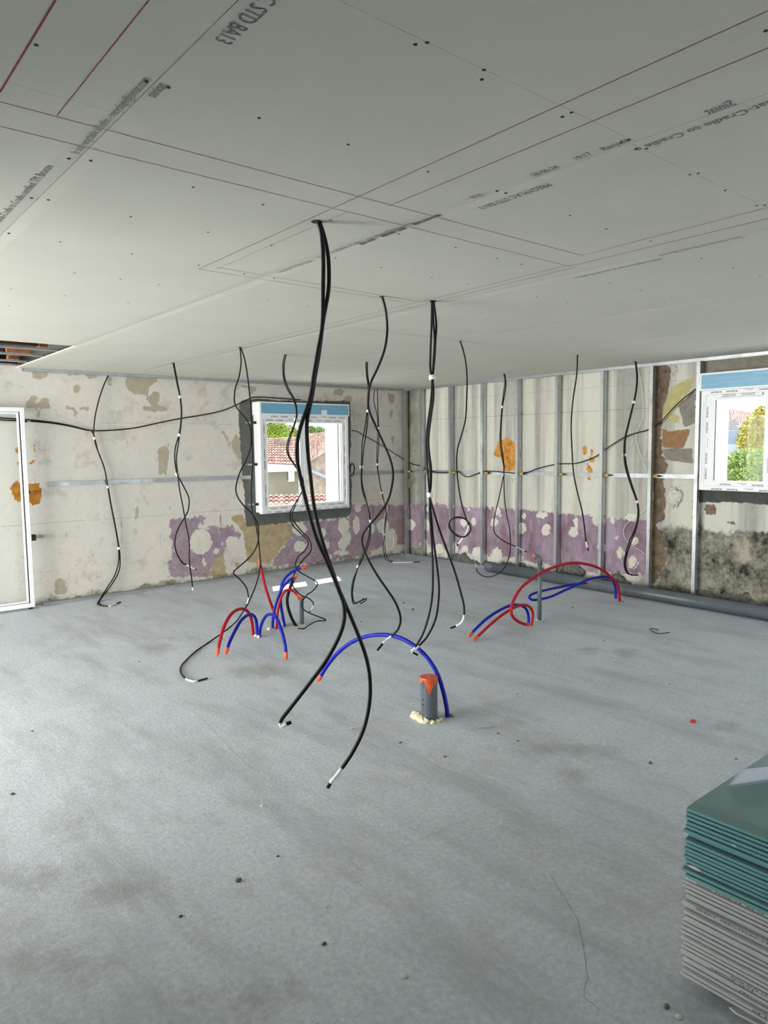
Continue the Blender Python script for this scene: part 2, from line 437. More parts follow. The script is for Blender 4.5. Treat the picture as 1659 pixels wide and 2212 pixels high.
# ------------------------------------------------------------------ setting: walls with their stains
def poly_sdf(P, poly):
    """signed distance, positive inside; P (N,2)"""
    q = np.array(poly, float); d = np.full(len(P), 1e9); ins = np.zeros(len(P), bool)
    for i in range(len(q)):
        a, b = q[i], q[(i+1) % len(q)]
        ab = b-a; ap = P-a
        t = np.clip((ap@ab)/max(ab@ab, 1e-12), 0, 1)
        d = np.minimum(d, np.hypot(*(ap-t[:, None]*ab).T))
        c = (a[1] > P[:, 1]) != (b[1] > P[:, 1])
        with np.errstate(divide='ignore', invalid='ignore'):
            xx = (b[0]-a[0])*(P[:, 1]-a[1])/(b[1]-a[1])+a[0]
        ins ^= c & (P[:, 0] < xx)
    return np.where(ins, d, -d)
def ell_poly(cx, cy, rx, ry, n=14, rot=0):
    return [(cx+rx*math.cos(a)*math.cos(rot)-ry*math.sin(a)*math.sin(rot), cy+rx*math.cos(a)*math.sin(rot)+ry*math.sin(a)*math.cos(rot)) for a in (2*math.pi*k/n for k in range(n))]
def make_wall(name, lo, hi, step, ztop, hole, to3, outer3, mats, layers, coarse=None):
    """grid wall along u from lo to hi, with an opening hole=(u0,u1,z0,z1); layers: {attr: [polys in (u,z)]}"""
    us = set(np.round(np.arange(lo, hi, step), 4)) | {hi, hole[0], hole[1]}
    if coarse: us |= set(coarse)
    zs = set(np.round(np.arange(0, 2.5, step), 4)) | {2.5, ztop, hole[2], hole[3]}
    us = sorted(us); zs = sorted(zs); nu, nz = len(us), len(zs)
    U, Z = np.meshgrid(us, zs, indexing='ij'); P = np.stack([U.ravel(), Z.ravel()], 1)
    mb = MB(); mb.v = [to3(u, z) for u, z in P]
    for i in range(nu-1):
        for j in range(nz-1):
            cu, cz = (us[i]+us[i+1])/2, (zs[j]+zs[j+1])/2
            if hole[0] < cu < hole[1] and hole[2] < cz < hole[3]: continue
            mb.f.append((i*nz+j, (i+1)*nz+j, (i+1)*nz+j+1, i*nz+j+1)); mb.mi.append(0)
    n0 = len(mb.v)
    u0, u1, z0, z1 = hole; a, b = us[0], us[-1]
    def quad(p): mb.add(p, [(0, 1, 2, 3)], 1)
    for A_, B_ in (((a, 0), (u0, ztop)), ((u1, 0), (b, ztop)), ((u0, 0), (u1, z0)), ((u0, z1), (u1, ztop))):
        quad([outer3(A_[0], A_[1]), outer3(B_[0], A_[1]), outer3(B_[0], B_[1]), outer3(A_[0], B_[1])])
    c = [(u0, z0), (u1, z0), (u1, z1), (u0, z1)]
    for k in range(4):
        p, q = c[k], c[(k+1) % 4]
        quad([to3(*p), to3(*q), outer3(*q), outer3(*p)])
    e = [(a, 0), (b, 0), (b, ztop), (a, ztop)]
    for k in range(4):
        p, q = e[k], e[(k+1) % 4]
        quad([to3(*p), to3(*q), outer3(*q), outer3(*p)])
    o = struct(mb.build(name, mats))
    for an, polys in layers.items():
        val = np.full(n0, -5.0)
        for pl in polys: val = np.maximum(val, poly_sdf(P, pl))
        val = np.concatenate([val, np.full(len(mb.v)-n0, -5.0)]).astype(np.float32)
        at = o.data.attributes.new(an, 'FLOAT', 'POINT'); at.data.foreach_set('value', val)
    return o
def fa(pts): return [(p.x, p.z) for p in (on_y(*q[:2]) for q in pts)]
def ra(pts): return [(p.y, p.z) for p in (on_x(*q[:2]) for q in pts)]

beige = [fa(C1(p)) for p in (
    [(240,345),(360,350),(350,395),(290,412),(250,400)], [(500,358),(590,368),(590,388),(510,380)], [(640,368),(722,375),(720,400),(650,402)],
    [(790,388),(832,395),(832,460),(800,455)], [(935,385),(1172,398),(1170,435),(1125,460),(1110,532),(1000,520),(960,500),(940,440)],
    [(1090,555),(1150,510),(1195,510),(1185,600),(1240,620),(1255,655),(1060,650),(1065,620),(1130,610)],
    [(188,600),(228,530),(262,530),(272,590),(332,545),(366,560),(372,630),(200,622)], ell_poly(568,487,26,32), [(500,612),(560,626),(560,640),(492,638)],
    [(590,625),(660,612),(682,642),(590,640)], [(556,645),(578,650),(578,704),(565,704)], [(265,640),(302,640),(298,700),(275,700)],
    [(1198,970),(1258,900),(1264,960),(1245,1120),(1190,1115),(1185,1000)], [(403,1960),(430,1902),(470,1902),(502,1970),(482,2030),(420,2015)],
    [(1015,1360),(1032,1350),(1040,1440),(1010,1455)], [(1100,2000),(1200,1920),(1300,1900),(1330,1950),(1100,2030)])]
beige += [fa(C2(p)) for p in ([(478,800),(500,800),(556,915),(540,925)], [(550,900),(590,815),(622,860),(628,1010),(590,990)], [(560,440),(740,470),(730,500),(690,530),(690,490)],
    [(1310,500),(1360,480),(1400,500),(1370,540),(1320,530)], [(1395,545),(1460,530),(1440,600),(1400,590)], [(10,930),(60,900),(60,1120),(10,1120)])]
beige += [fa(C3(p)) for p in ([(470,520),(530,520),(520,590),(490,590)], [(490,650),(515,640),(510,700),(490,700)], [(500,850),(530,820),(520,890),(505,890)])]
tan_ = [fa(C2(p)) for p in ([(545,1432),(640,1418),(660,1500),(1000,1485),(1000,1580),(900,1700),(850,1790),(665,1782),(660,1680),(640,1580),(620,1530),(560,1460)],
    [(388,1845),(460,1720),(497,1730),(518,1885),(388,1888)], ell_poly(595,1795,18,22))]
lil_a = [fa(C2([(95,1455),(368,1440),(365,1480),(310,1500),(330,1560),(400,1510),(560,1505),(600,1560),(640,1560),(600,1612),(520,1640),(480,1750),(420,1800),(360,1890),(90,1890),(80,1780),(130,1700),(100,1600)])),
    fa(C2([(850,1780),(910,1700),(980,1600),(1000,1490),(1200,1470),(1430,1450),(1440,1360),(1600,1350),(1600,1720),(1300,1770),(900,1810)])),
    fa(C3([(0,1470),(180,1450),(210,1352),(600,1350),(600,1640),(450,1650),(350,1700),(200,1700),(0,1740)]))]
blob_a = [fa(C2(ell_poly(*p))) for p in ((325,1625,84,95),(440,1700,22,22),(485,1640,14,14),(350,1780,14,40),(1060,1530,55,50),(1230,1560,30,40),(1065,1660,50,45),(1270,1650,22,30),(1390,1510,45,60),(560,1620,50,30))]
blob_a += [fa(C3(ell_poly(*p))) for p in ((240,1500,28,66),(155,1620,40,72,14,.45),(15,1652,30,30),(500,1600,48,76),(355,1522,24,38),(440,1510,45,55),(130,1710,60,20),(250,1370,25,35),(30,1740,40,20))]
orange_a = [fa(C1([(75,1205),(130,1175),(180,1192),(240,1195),(290,1185),(310,1230),(313,1290),(290,1350),(240,1356),(200,1318),(150,1330),(100,1305),(80,1240)])),
    fa(C1(ell_poly(140,940,22,30))), fa(C1(ell_poly(140,1045,16,10)))]
ring = [(212+62*math.cos(a), 970+88*math.sin(a)) for a in (math.pi*k/10-math.pi/2 for k in range(11))]
ring += [(212+50*math.cos(a), 970+76*math.sin(a)) for a in (math.pi*k/10-math.pi/2 for k in range(10, -1, -1))]
orange_a.append(fa(C1(ring)))
cem_a = [fa(C2([(608,600),(640,568),(760,556),(900,572),(1440,575),(1446,900),(1436,1000),(1452,1200),(1448,1400),(1420,1442),(1000,1482),(900,1492),(670,1512),(650,1400),(650,1250),(632,1150),(620,900),(612,800)]))]
W1 = (4.70, 6.0, 0.86, 2.20)      # opening behind window 1 (x0, x1, z0, z1)
W2 = (2.10, 3.50, 1.24, 2.30)     # opening behind window 2 (y0, y1, z0, z1)
wall_far = make_wall('wall_far', 1.0, XO, .025, 3.5, W1, lambda u, z: (u, YW, z), lambda u, z: (u, YO, z), [M['wall_far'], M['render']],
    {'beige': beige, 'tan': tan_, 'lilac': lil_a, 'blob': blob_a, 'orange': orange_a, 'cement': cem_a}, coarse=[XL, -.5, 0, .5])

lil_b = [ra([(860,1090),(960.4,1089),(1032.7,1096.4),(1160,1103.6),(1282,1116),(1411.7,1126),(1410,1239),(1288.7,1240),(1201,1228),(1105,1203.4),(1027,1195),(960,1192),(902.5,1176),(860,1165)])]
blob_b = [ra(C3(ell_poly(*p))) for p in ((650,1500,32,42),(765,1500,25,48),(745,1640,32,42),(965,1672,36,46),(1050,1685,26,36),(1138,1700,33,42),(1040,1480,25,36),(1118,1475,20,30),(1290,1722,40,52),(1270,1480,30,32),(1470,1525,42,46),(1295,1400,24,28),(1445,1765,30,30),(630,1190,16,36),(950,1362,30,18),(1080,1388,12,12),(860,1680,35,40),(620,1400,18,40),(1495,1430,15,25),(790,1380,30,22))]
blob_b += [ra(C4(ell_poly(*p))) for p in ((67,1305,34,38),(235,1320,28,38),(410,1335,32,32),(428,1270,16,36),(575,1260,46,36),(593,1430,30,36),(715,1470,24,36),(793,1530,32,40),(805,1395,24,26),(662,1255,15,28),(60,1500,32,28),(400,1560,44,22),(210,1225,40,20),(780,1240,40,25),(95,1235,14,20),(690,1375,10,18))]
orange_b = [ra(C3([(1262,985),(1300,880),(1360,848),(1400,860),(1440,920),(1478,970),(1452,1010),(1452,1092),(1340,1102),(1325,1000)]))]
orange_b += [ra(C4(ell_poly(*p))) for p in ((482,805,13,36),(528,830,10,30),(532,872,20,14),(515,935,16,34),(510,990,11,12))]
brown_b = [ra(C4(p)) for p in ([(905,255),(1010,250),(1040,300),(1015,400),(1010,480),(985,560),(975,700),(985,860),(1022,905),(990,990),(1003,1090),(990,1250),(940,1290),(965,1330),(1000,1430),(1000,1540),(940,1660),(905,1660),(912,1480),(908,1300),(915,900)],
    ell_poly(1290,1190,40,40), ell_poly(1420,1275,25,15))]
yellow_b = [ra(C4([(1040,400),(1110,370),(1190,330),(1160,420),(1110,500),(1040,560),(1100,600),(1100,635),(1030,635),(985,590),(990,520),(1010,480)]))]
scrap_b = [ra(C4([(980,668),(1020,690),(1080,680),(1165,672),(1120,797),(982,792)]))]
mold_b = [ra(C4([(960,1330),(1050,1290),(1150,1300),(1300,1330),(1659,1345),(1900,1350),(1900,1950),(1400,1850),(1200,1780),(940,1690),(1000,1540),(1000,1430)])), ra(C4([(1180,1140),(1220,1150),(1240,1340),(1180,1330)]))]
cem_b = [ra(C4([(1195,440),(1225,440),(1230,1050),(1900,1085),(1900,1175),(1659,1160),(1400,1140),(1200,1145)])), ra(C4([(1210,205),(1900,150),(1900,180),(1240,222)]))]
grey_b = [ra(C4([(1215,225),(1900,170),(1900,300),(1215,340)])), ra(C4([(982,800),(1175,795),(1175,895),(1000,870)])), ra(C4([(1085,520),(1190,420),(1190,640),(1120,660)]))]
wall_right = make_wall('wall_right', 2.0, YO, .025, 3.5, W2, lambda u, z: (XW, u, z), lambda u, z: (XO, u, z), [M['wall_right'], M['render']],
    {'lilac': lil_b, 'blob': blob_b, 'orange': orange_b, 'brown': brown_b, 'yellow': yellow_b, 'scrap': scrap_b, 'mold': mold_b, 'cement': cem_b, 'greypatch': grey_b}, coarse=[YB, -1, 0, 1])

# floor
def make_floor():
    xs = np.linspace(XL-.3, XO, 120); ys = np.linspace(YB-.3, YO, 140)
    X, Y = np.meshgrid(xs, ys, indexing='ij'); P = np.stack([X.ravel(), Y.ravel()], 1); n = len(ys)
    mb = MB(); mb.v = [(x, y, 0) for x, y in P]
    mb.f = [(i*n+j, (i+1)*n+j, (i+1)*n+j+1, i*n+j+1) for i in range(len(xs)-1) for j in range(n-1)]; mb.mi = [0]*len(mb.f)
    k = len(mb.v)
    x0, x1, y0, y1 = xs[0], xs[-1], ys[0], ys[-1]
    mb.add([(x0,y0,-.25),(x1,y0,-.25),(x1,y1,-.25),(x0,y1,-.25),(x0,y0,0),(x1,y0,0),(x1,y1,0),(x0,y1,0)], [(3,2,1,0),(0,1,5,4),(1,2,6,5),(2,3,7,6),(3,0,4,7)])
    o = struct(mb.build('floor', M['floor']))
    sp_ = [(140,1790,45,30),(95,1895,120,28),(340,1400,35,12),(560,1450,60,16),(1190,1620,150,16),(1240,1672,45,14),(450,1775,18,6),(1350,1410,30,10),(260,1930,100,30),(110,2080,160,40),(1120,1560,40,10),(1560,1570,40,8),(540,2160,120,30),(1265,1405,25,8)]
    val = np.full(len(P), -5.0)
    for cx, cy, rx, ry in sp_:
        val = np.maximum(val, poly_sdf(P, [tuple(on_z(*q).xy) for q in ell_poly(cx, cy, rx, ry)]))
    at = o.data.attributes.new('stain', 'FLOAT', 'POINT')
    at.data.foreach_set('value', np.concatenate([val, np.full(8, -5.0)]).astype(np.float32))
    return o
floor = make_floor()
def ribbon(mb, pts, wd, z, wob=0.0):
    pts = [Vector((p.x, p.y, z)) for p in pts]
    if wob:
        q = []
        for a, b in zip(pts, pts[1:]):
            for k in range(6):
                p = a.lerp(b, k/6); q.append(p+Vector((RNG.uniform(-wob, wob), RNG.uniform(-wob, wob), 0)))
        pts = q+[pts[-1]]
    for a, b in zip(pts, pts[1:]):
        d = (b-a)
        if d.length < 1e-6: continue
        s_ = Vector((-d.y, d.x, 0)).normalized()*wd/2
        mb.add([a-s_, b-s_, b+s_, a+s_], [(0, 1, 2, 3)])
for pl, wd, mt in (([(1184,1885),(1224,1944),(1252,1999),(1262,2058),(1269,2109),(1260,2155),(1296,2180)], .0016, 'crack'), ([(350,1500),(430,1545),(520,1640),(545,1660)], .002, 'crack'),
        ([(190,1340),(290,1380),(420,1375)], .003, 'crack'), ([(0,1395),(120,1380),(245,1375)], .003, 'crack'), ([(480,1610),(600,1600),(760,1570),(830,1558)], .004, 'pale_line'),
        ([(150,1720),(330,1665),(480,1612)], .004, 'pale_line'), ([(699,1866),(735,1879),(794,1923)], .0012, 'crack'), ([(1480,1360),(1600,1350),(1659,1352)], .003, 'crack'),
        ([(830,1850),(960,1790),(1010,1770)], .0012, 'crack')):
    mb = MB(); ribbon(mb, [on_z(*q) for q in pl], wd, .0006, .003); mb.build('floor_crack' if mt == 'crack' else 'trowel_line', M[mt], floor)

# other walls, with large openings that let the day in
def wall_with_opening(name, lo, hi, holes, mk):
    mb = MB(); u = lo
    for u0, u1, z0, z1 in holes:
        mk(mb, u, u0, 0, 3.5); mk(mb, u0, u1, 0, z0); mk(mb, u0, u1, z1, 3.5); u = u1
    mk(mb, u, hi, 0, 3.5)
    return struct(mb.build(name, M['render']))
wall_with_opening('wall_left', YB-.3, YO, [(3.7, 8.1, .1, 2.3)], lambda mb, a, b, z0, z1: mb.box((XL-.3, a, z0), (XL, b, z1)))
wall_with_opening('wall_back', XL-.3, XO, [(1.4, 2.6, .2, 2.25), (4.8, 6.8, .2, 2.25)], lambda mb, a, b, z0, z1: mb.box((a, YB-.3, z0), (b, YB, z1)))  # right-hand opening invented out of view for the added fill lamp

mb = MB(); mb.box((XL, 3.2, 0), (-.75, 3.3, H)); struct(mb.build('wall_light_blocker', M['render']))  # added wall out of view, keeps left daylight off the near area

# ------------------------------------------------------------------ ceiling of plasterboards
SEAMS = [-.465, .729, 1.923, 3.120, 4.32, 5.52, 6.72]
HY = 6.25                     # boards are missing beyond this on the left
def make_ceiling():
    mb = MB()
    xs = [XL]+SEAMS+[XW]
    jy = {0: [-1, 2.9, 5.5], 1: [-1.1, 1.9, 4.7], 2: [-.9, on_z(920, 90, H).y, 3.66], 3: [-1.8, on_z(1500, 375, H).y, on_z(650, 658, H).y], 4: [-1.2, 1.3, 3.8, 6.3], 5: [-1.8, .7, 3.2, 5.7], 6: [-1.2, 1.3, 3.8, 6.3], 7: [-2, .5, 3.0, 5.5, 8.0]}
    g, ch, th = .0012, .0025, .0125
    for i in range(len(xs)-1):
        ys = [YB]+sorted(jy.get(i, []))+[YW]
        if xs[i+1] <= 1.93: ys = [y for y in ys if y < HY-.3]+[HY]
        for a, b in zip(ys, ys[1:]):
            x0, x1, y0, y1 = xs[i]+g, xs[i+1]-g, a+g/2, b-g/2
            t = .05
            prof = [(x0, H+.0022), (x0+t, H), (x1-t, H), (x1, H+.0022), (x1, H+th), (x0, H+th)]
            v = [(x, y0, z) for x, z in prof]+[(x, y1, z) for x, z in prof]; n = 6
            mb.add(v, [(k, k+n, (k+1) % n+n, (k+1) % n) for k in range(n)]+[tuple(range(n)), tuple(range(n, 2*n))[::-1]])
    mb.box((1.925, YB, H+.014), (XW, YW, H+.03), 1)
    mb.box((XL, YB, H+.014), (1.925, HY-.002, H+.03), 1)
    return struct(mb.build('ceiling', [M['ceiling'], M['wood_dark']]))
ceiling = make_ceiling()
# chalk lines
for i, (a, b, wd, mt) in enumerate((((119.6,0),(0,198.7),.0045,'chalk_strong'), ((321.6,0),(123,249),.003,'chalk'), ((0,219.4),(1256,551.5),.003,'chalk'), ((0,272.4),(1230,575),.003,'chalk'),
        ((1659,23),(429,581),.003,'chalk'), ((1659,103.6),(839,445),.003,'chalk_strong'), ((751,457),(468,581),.0016,'chalk'), ((429,581),(878,653),.003,'chalk'), ((468,577),(904,651.5),.003,'chalk'),
        ((1256,551.5),(1659,448),.003,'chalk'), ((1230,575),(1659,472),.004,'chalk'), ((1230,572),(340,791),.004,'chalk'), ((1245,576),(340,799),.004,'chalk'), ((519,755),(788,777),.004,'chalk'), ((758,707),(1160,756),.004,'chalk'))):
    mb = MB(); p, q = on_z(*a, H), on_z(*b, H)
    ribbon(mb, [p, q], wd, H-.0006); o = mb.build('chalk_line', M[mt], ceiling)
# black screw heads
scr = crop(0, 0, 2.0738, [(162,201),(1161,528),(1560,647),(406,720),(865,838),(1178,917),(586,970),(216,896),(932,1040),(39,1046),(270,1083),(590,1137),(890,1188),(1482,987),(1215,1099),(1503,1155),(334,1222),(540,1250),(713,1275),(1094,1226),(1227,1247),(1203,1346),(1380,1372),(1540,1397),(655,366),(755,392),(308,711),(140,888),(50,1294),(290,1325),(42,1370),(574,1357)])
scr += crop(800, 0, 1.931, [(188,185),(237,177),(474,291),(465,331),(839,469),(801,487),(1046,594),(1078,583),(1109,622),(1152,620),(1333,728),(1368,722),(1480,794),(1612,857),(1645,855),(1650,128),(241,716),(565,806),(528,797),(833,899),(984,955),(1169,1006),(118,975),(356,1032),(528,1078),(631,1102),(44,1115),(256,1157),(410,1186),(1382,1078),(1513,1116),(1625,1154),(1000,1181),(1126,1212),(1257,1243),(695,1237),(462,1302),(820,1262)])
mb = MB(); mb.tube([(0, 0, .002), (0, 0, -.0008)], .0050, 10)
screw_mesh = mb.mesh('screw_head', M['dark_hole'])
for px, py in scr:
    o = bpy.data.objects.new('screw_head', screw_mesh); COL.objects.link(o); o.location = on_z(px, py, H); o.parent = ceiling
# stamped lettering on the boards
def stamp(mats, items):
    for body, a, b, side, hgt in items:
        p0, p1 = on_z(*a, H-.0008), on_z(*b, H-.0008)
        p1 = Vector((p0.x, p1.y, p0.z))
        up = (1, 0, 0) if side > 0 else (-1, 0, 0)
        v, f = text_mb(body, p0, p1, up, hgt)
        mb = MB(); mb.add(v, f); mb.build('stamped_text', mats, ceiling)
L_BIG = abs(on_z(1180.6, 388, H).y-on_z(1033, 440, H).y)
e0 = on_z(462, 84, H)
stamp(M['ink_grey'], [('PREGYPLAC STD BA13', (1180, 396), (1033, 449), 1, .05), ('28-06-24', (1157, 382), (1208, 362), -1, .045), ('19:17', (1249, 346), (1283, 334), -1, .045),
    ('9/10', (1026, 430), (1050, 423), -1, .045), ('Recyclé', (1307, 326), (1362, 304), -1, .045), ("avec Eco Plâtre Siniat-Cradle to Cradle c", (1990, 100), (1372, 322), 1, .045),
    ("Siniat", (1592, 226), (1530, 248), -1, .06), ("Je suis recyclable à l'infini - recyclage@siniat.com", (690, 558), (888, 480), -1, .042), ('certified TM Bronze', (606, 590), (674, 563), -1, .042),
    ("Plaque à recycler avec Eco Plâtre Siniat-Cradle to Cradle certified TM Bronze", (-60, 545), (139, 364), -1, .04), ("Je suis recyclable à l'infini - recyclage@siniat.com", (168, 334), (322, 170), -1, .036),
    ('siniat', (335, 212), (362, 184), -1, .04),
    ("certified TM Bronze  Je suis recyclable à l'infini", (1238, 600), (1420, 555), 1, .04), ("Plaque à recycler avec Eco Plâtre Siniat-Cradle to Cradle", (1600, 511), (1425, 553), 1, .04), ("12345 04:17  28-06-24  9/10", (1400, 546), (1560, 508), -1, .04)][:14])
p1 = Vector((e0.x+.0, e0.y, H-.0008)); p0 = Vector((e0.x, e0.y-L_BIG*1.25, H-.0008))
v, f = text_mb('PREGYPLAC STD BA13', p0, p1, (1, 0, 0), .055); mb = MB(); mb.add(v, f); mb.build('stamped_text', M['ink_grey'], ceiling)
v, f = text_mb('9/10', (SEAMS[1]-.03, e0.y-.36, H-.0008), (SEAMS[1]-.03, e0.y-.44, H-.0008), (-1, 0, 0), .05); mb = MB(); mb.add(v, f); mb.build('stamped_text', M['ink_grey'], ceiling)
# dashes stamped over the middle seam
mb = MB()
for px, py in crop(560, 300, 3.77, [(1440,632),(1365,660),(1288,690),(1160,738),(1085,765),(1025,787),(912,827),(850,852)]):
    p = on_z(px, py, H-.0008); mb.add([p+Vector((-.009,-.022,0)), p+Vector((.009,-.022,0)), p+Vector((.009,.022,0)), p+Vector((-.009,.022,0))], [(0,1,2,3)])
mb.build('stamped_dashes', M['ink_grey'], ceiling)

# plenum above the missing boards: furring rails, rafters, boarding
for k, y in enumerate((on_z(60, 752.5, H+.02).y, on_z(48, 766, H+.02).y, on_z(30, 780, H+.02).y, YT-.03)):
    mb = MB(); mb.prism([(-.022, .015), (-.022, .017), (-.024, .017), (-.024, 0), (.024, 0), (.024, .017), (.022, .017), (.022, .002), (-.022, .002)], (XL, y, H+.0135), (1.92 if k < 3 else 1.95, y, H+.0135))
    tag(mb.build('furring_rail', M['galv']), ['galvanised ceiling rail across the open part of the ceiling, nearest the boards', 'galvanised ceiling rail across the open part of the ceiling, middle one', 'galvanised ceiling rail across the open part of the ceiling, third towards the wall', 'galvanised rail at the far wall under the open ceiling'][k], 'rail', 'bare ceiling rails in the opening')
def plen(nm, p0, p1, y, th, mat, label, cat, grp):
    p, q = on_y(p0[0], p0[1], y), on_y(p1[0], p1[1], y); mb = MB(); mb.box((p.x, y, q.z), (q.x, y+th, p.z))
    tag(mb.build(nm, M[mat], bevel=.003), label, cat, grp)
plen('rafter', (-60, 700), (84, 747.5), 6.95, .09, 'wood_dark', 'dark brown roof timber showing above the first bare ceiling rail', 'timber', 'roof timbers')
plen('roof_block', (84, 735), (104, 750.5), 7.05, .10, 'wood', 'short pale wood block above the first bare ceiling rail', 'timber', 'roof timbers')
plen('rafter', (14, 745), (68, 764), 7.55, .09, 'wood', 'pale roof timber showing between the first and second bare rails', 'timber', 'roof timbers')
plen('rafter', (-50, 745), (10, 764), 7.60, .09, 'wood_dark', 'dark roof timber at the left edge between the bare rails', 'timber', 'roof timbers')
plen('rafter', (18, 766), (43, 776), 7.85, .09, 'wood', 'pale roof timber showing between the second and third bare rails', 'timber', 'roof timbers')
mb = MB(); mb.box((XL, YW-.10, H+.035), (1.915, YW-.002, H+.95)); tag(mb.build('void_dark_plate', M['black']), 'added plate along the far wall top, coloured black for the shade above the open ceiling', 'timber')  # plate added in black to stand for the shade of the roof void
mb = MB(); mb.box((XL-.3, YB-.3, 3.5), (XO, YO, 3.6)); struct(mb.build('trim_9', M['wood_dark']))
# roof overhang outside both windows (keeps the high sun off the glass)
mb = MB(); mb.box((2, YO, 2.9), (XO+.74, 9.26, 3.02)); mb.box((XO, -1, 2.9), (XO+.74, YO, 3.02)); struct(mb.build('trim_8', M['render']))

# ------------------------------------------------------------------ metal tracks, studs, rails
def upro(wd, ht, th=.0012):      # open U profile, opening downwards
    return [(-wd/2, -ht), (-wd/2, 0), (wd/2, 0), (wd/2, -ht), (wd/2-th, -ht), (wd/2-th, -th), (-wd/2+th, -th), (-wd/2+th, -ht)]
def upro_up(wd, ht): return [(x, -z) for x, z in upro(wd, ht)]
def bar(name, prof, a, b, mat, label, cat, group=None, up=(0, 0, 1)):
    mb = MB(); mb.prism(prof, a, b, up); return tag(mb.build(name, mat), label, cat, group)
bar('ceiling_track', upro(.05, .03), (1.975, YT+.025, H-.001), (XT-.02, YT+.025, H-.001), M['galv'], 'galvanised metal track under the ceiling along the far window wall', 'metal track')
bar('ceiling_track', upro(.05, .03), (XT+.025, YT+.05, H-.001), (XT+.025, 1.2, H-.001), M['galv'], 'galvanised metal track under the ceiling above the row of studs', 'metal track')
bar('floor_track', upro_up(.05, .03), (2.04, YT+.025, .001), (XT-.02, YT+.025, .001), M['galv'], 'galvanised metal track on the floor at the foot of the far window wall', 'metal track')
bar('floor_track', upro_up(.05, .03), (XT+.025, YT+.05, .001), (XT+.025, 3.0, .001), M['galv'], 'galvanised metal track on the floor under the row of studs', 'metal track')
cpro = [(-.018, -.024), (-.018, .024), (.018, .024), (.018, .019), (.017, .019), (.017, .023), (-.017, .023), (-.017, -.023), (.017, -.023), (.017, -.019), (.018, -.019), (.018, -.024)]
ORD = ['first', 'second', 'third', 'fourth', 'fifth', 'sixth', 'seventh', 'eighth', 'ninth', 'tenth', 'eleventh', 'twelfth', 'thirteenth', 'fourteenth', 'fifteenth', 'sixteenth', 'seventeenth', 'eighteenth', 'nineteenth', 'twentieth', 'twenty-first', 'twenty-second', 'twenty-third', 'twenty-fourth']
STUDY = [8.14, 7.79, 7.20, 6.60, 6.00, 5.39, 4.765, 4.16, 3.645]
for i, y in enumerate(STUDY):
    mb = MB()
    # web on the side nearer the camera, flange towards the room
    x0, x1 = XT+.001, XT+.049; t = .0012; y0, y1 = y-.018, y+.018
    v2 = [(x0, y0), (x1, y0), (x1, y1), (x1-.006, y1), (x1-.006, y1-t), (x1-t, y1-t), (x1-t, y0+t), (x0+t, y0+t), (x0+t, y1-t), (x0+.006, y1-t), (x0+.006, y1), (x0, y1)]
    n = len(v2); mb.v = [(x, yy, .003) for x, yy in v2]+[(x, yy, H-.004) for x, yy in v2]
    mb.f = [(k, (k+1) % n, (k+1) % n+n, k+n) for k in range(n)]; mb.mi = [0]*n
    # shallow rolled ribs on the visible face
    for q in (-.007, .007): mb.box((x0-.0012, y+q-.0012, .004), (x0, y+q+.0012, H-.005))
    lab = 'galvanised metal stud standing right in the corner of the two stripped walls' if i == 0 else 'galvanised metal stud in front of the right wall, %s one out from the corner stud' % ORD[i-1]
    if i == 8: lab = 'galvanised metal stud in front of the right wall, beside the blue-topped window'
    tag(mb.build('metal_stud', M['galv']), lab, 'metal stud', 'metal studs along the right wall')
rpro = [(-.003, -.023), (-.003, .023), (.014, .023), (.014, .017), (.012, .017), (.012, .021), (-.001, .021), (-.001, -.021), (.012, -.021), (.012, -.017), (.014, -.017), (.014, -.023)]
bar('wall_rail', rpro, (4.60, YW-.018, 1.278), (2.165, YW-.018, 1.292), M['galv'], 'horizontal galvanised rail on the far wall, left of the window', 'metal rail')
bar('wall_rail', rpro, (XW-.03, YW-.018, 1.265), (6.13, YW-.018, 1.272), M['galv'], 'short horizontal galvanised rail on the far wall, between window and corner', 'metal rail')
bar('wall_rail', rpro, (XW-.018, 3.62, 1.300), (XW-.018, YW-.03, 1.270), M['galv'], 'horizontal galvanised rail on the right wall behind the studs', 'metal rail')
for i, y in enumerate(STUDY):
    z = 1.30+(y-3.62)/(8.2-3.62)*(1.27-1.30)
    r_ = thing('rail_clip', 'yellow plastic wall clip holding the %s stud from the corner to the rail' % ORD[i], 'clip', (XT+.045, y-.05, z), 'yellow clips between rail and studs')
    mb = MB(); mb.box((XT+.040, y-.066, z-.013), (XW-.034, y-.028, z+.013)); mb.box((XT+.034, y-.080, z-.007), (XT+.040, y-.012, z+.007)); mb.build('body', M['yellow'], r_, bevel=.002)
    mb = MB(); mb.tube([(XT+.05, y-.012, z-.02), (XT+.05, y-.012, z-.045)], .006, 8); mb.build('locking_tab', M['yellow'], r_)
    mb = MB(); mb.tube([(XT+.052, y-.066, z), (XT+.052, y-.105, z)], .007, 8); mb.build('threaded_rod', M['rubber'], r_)

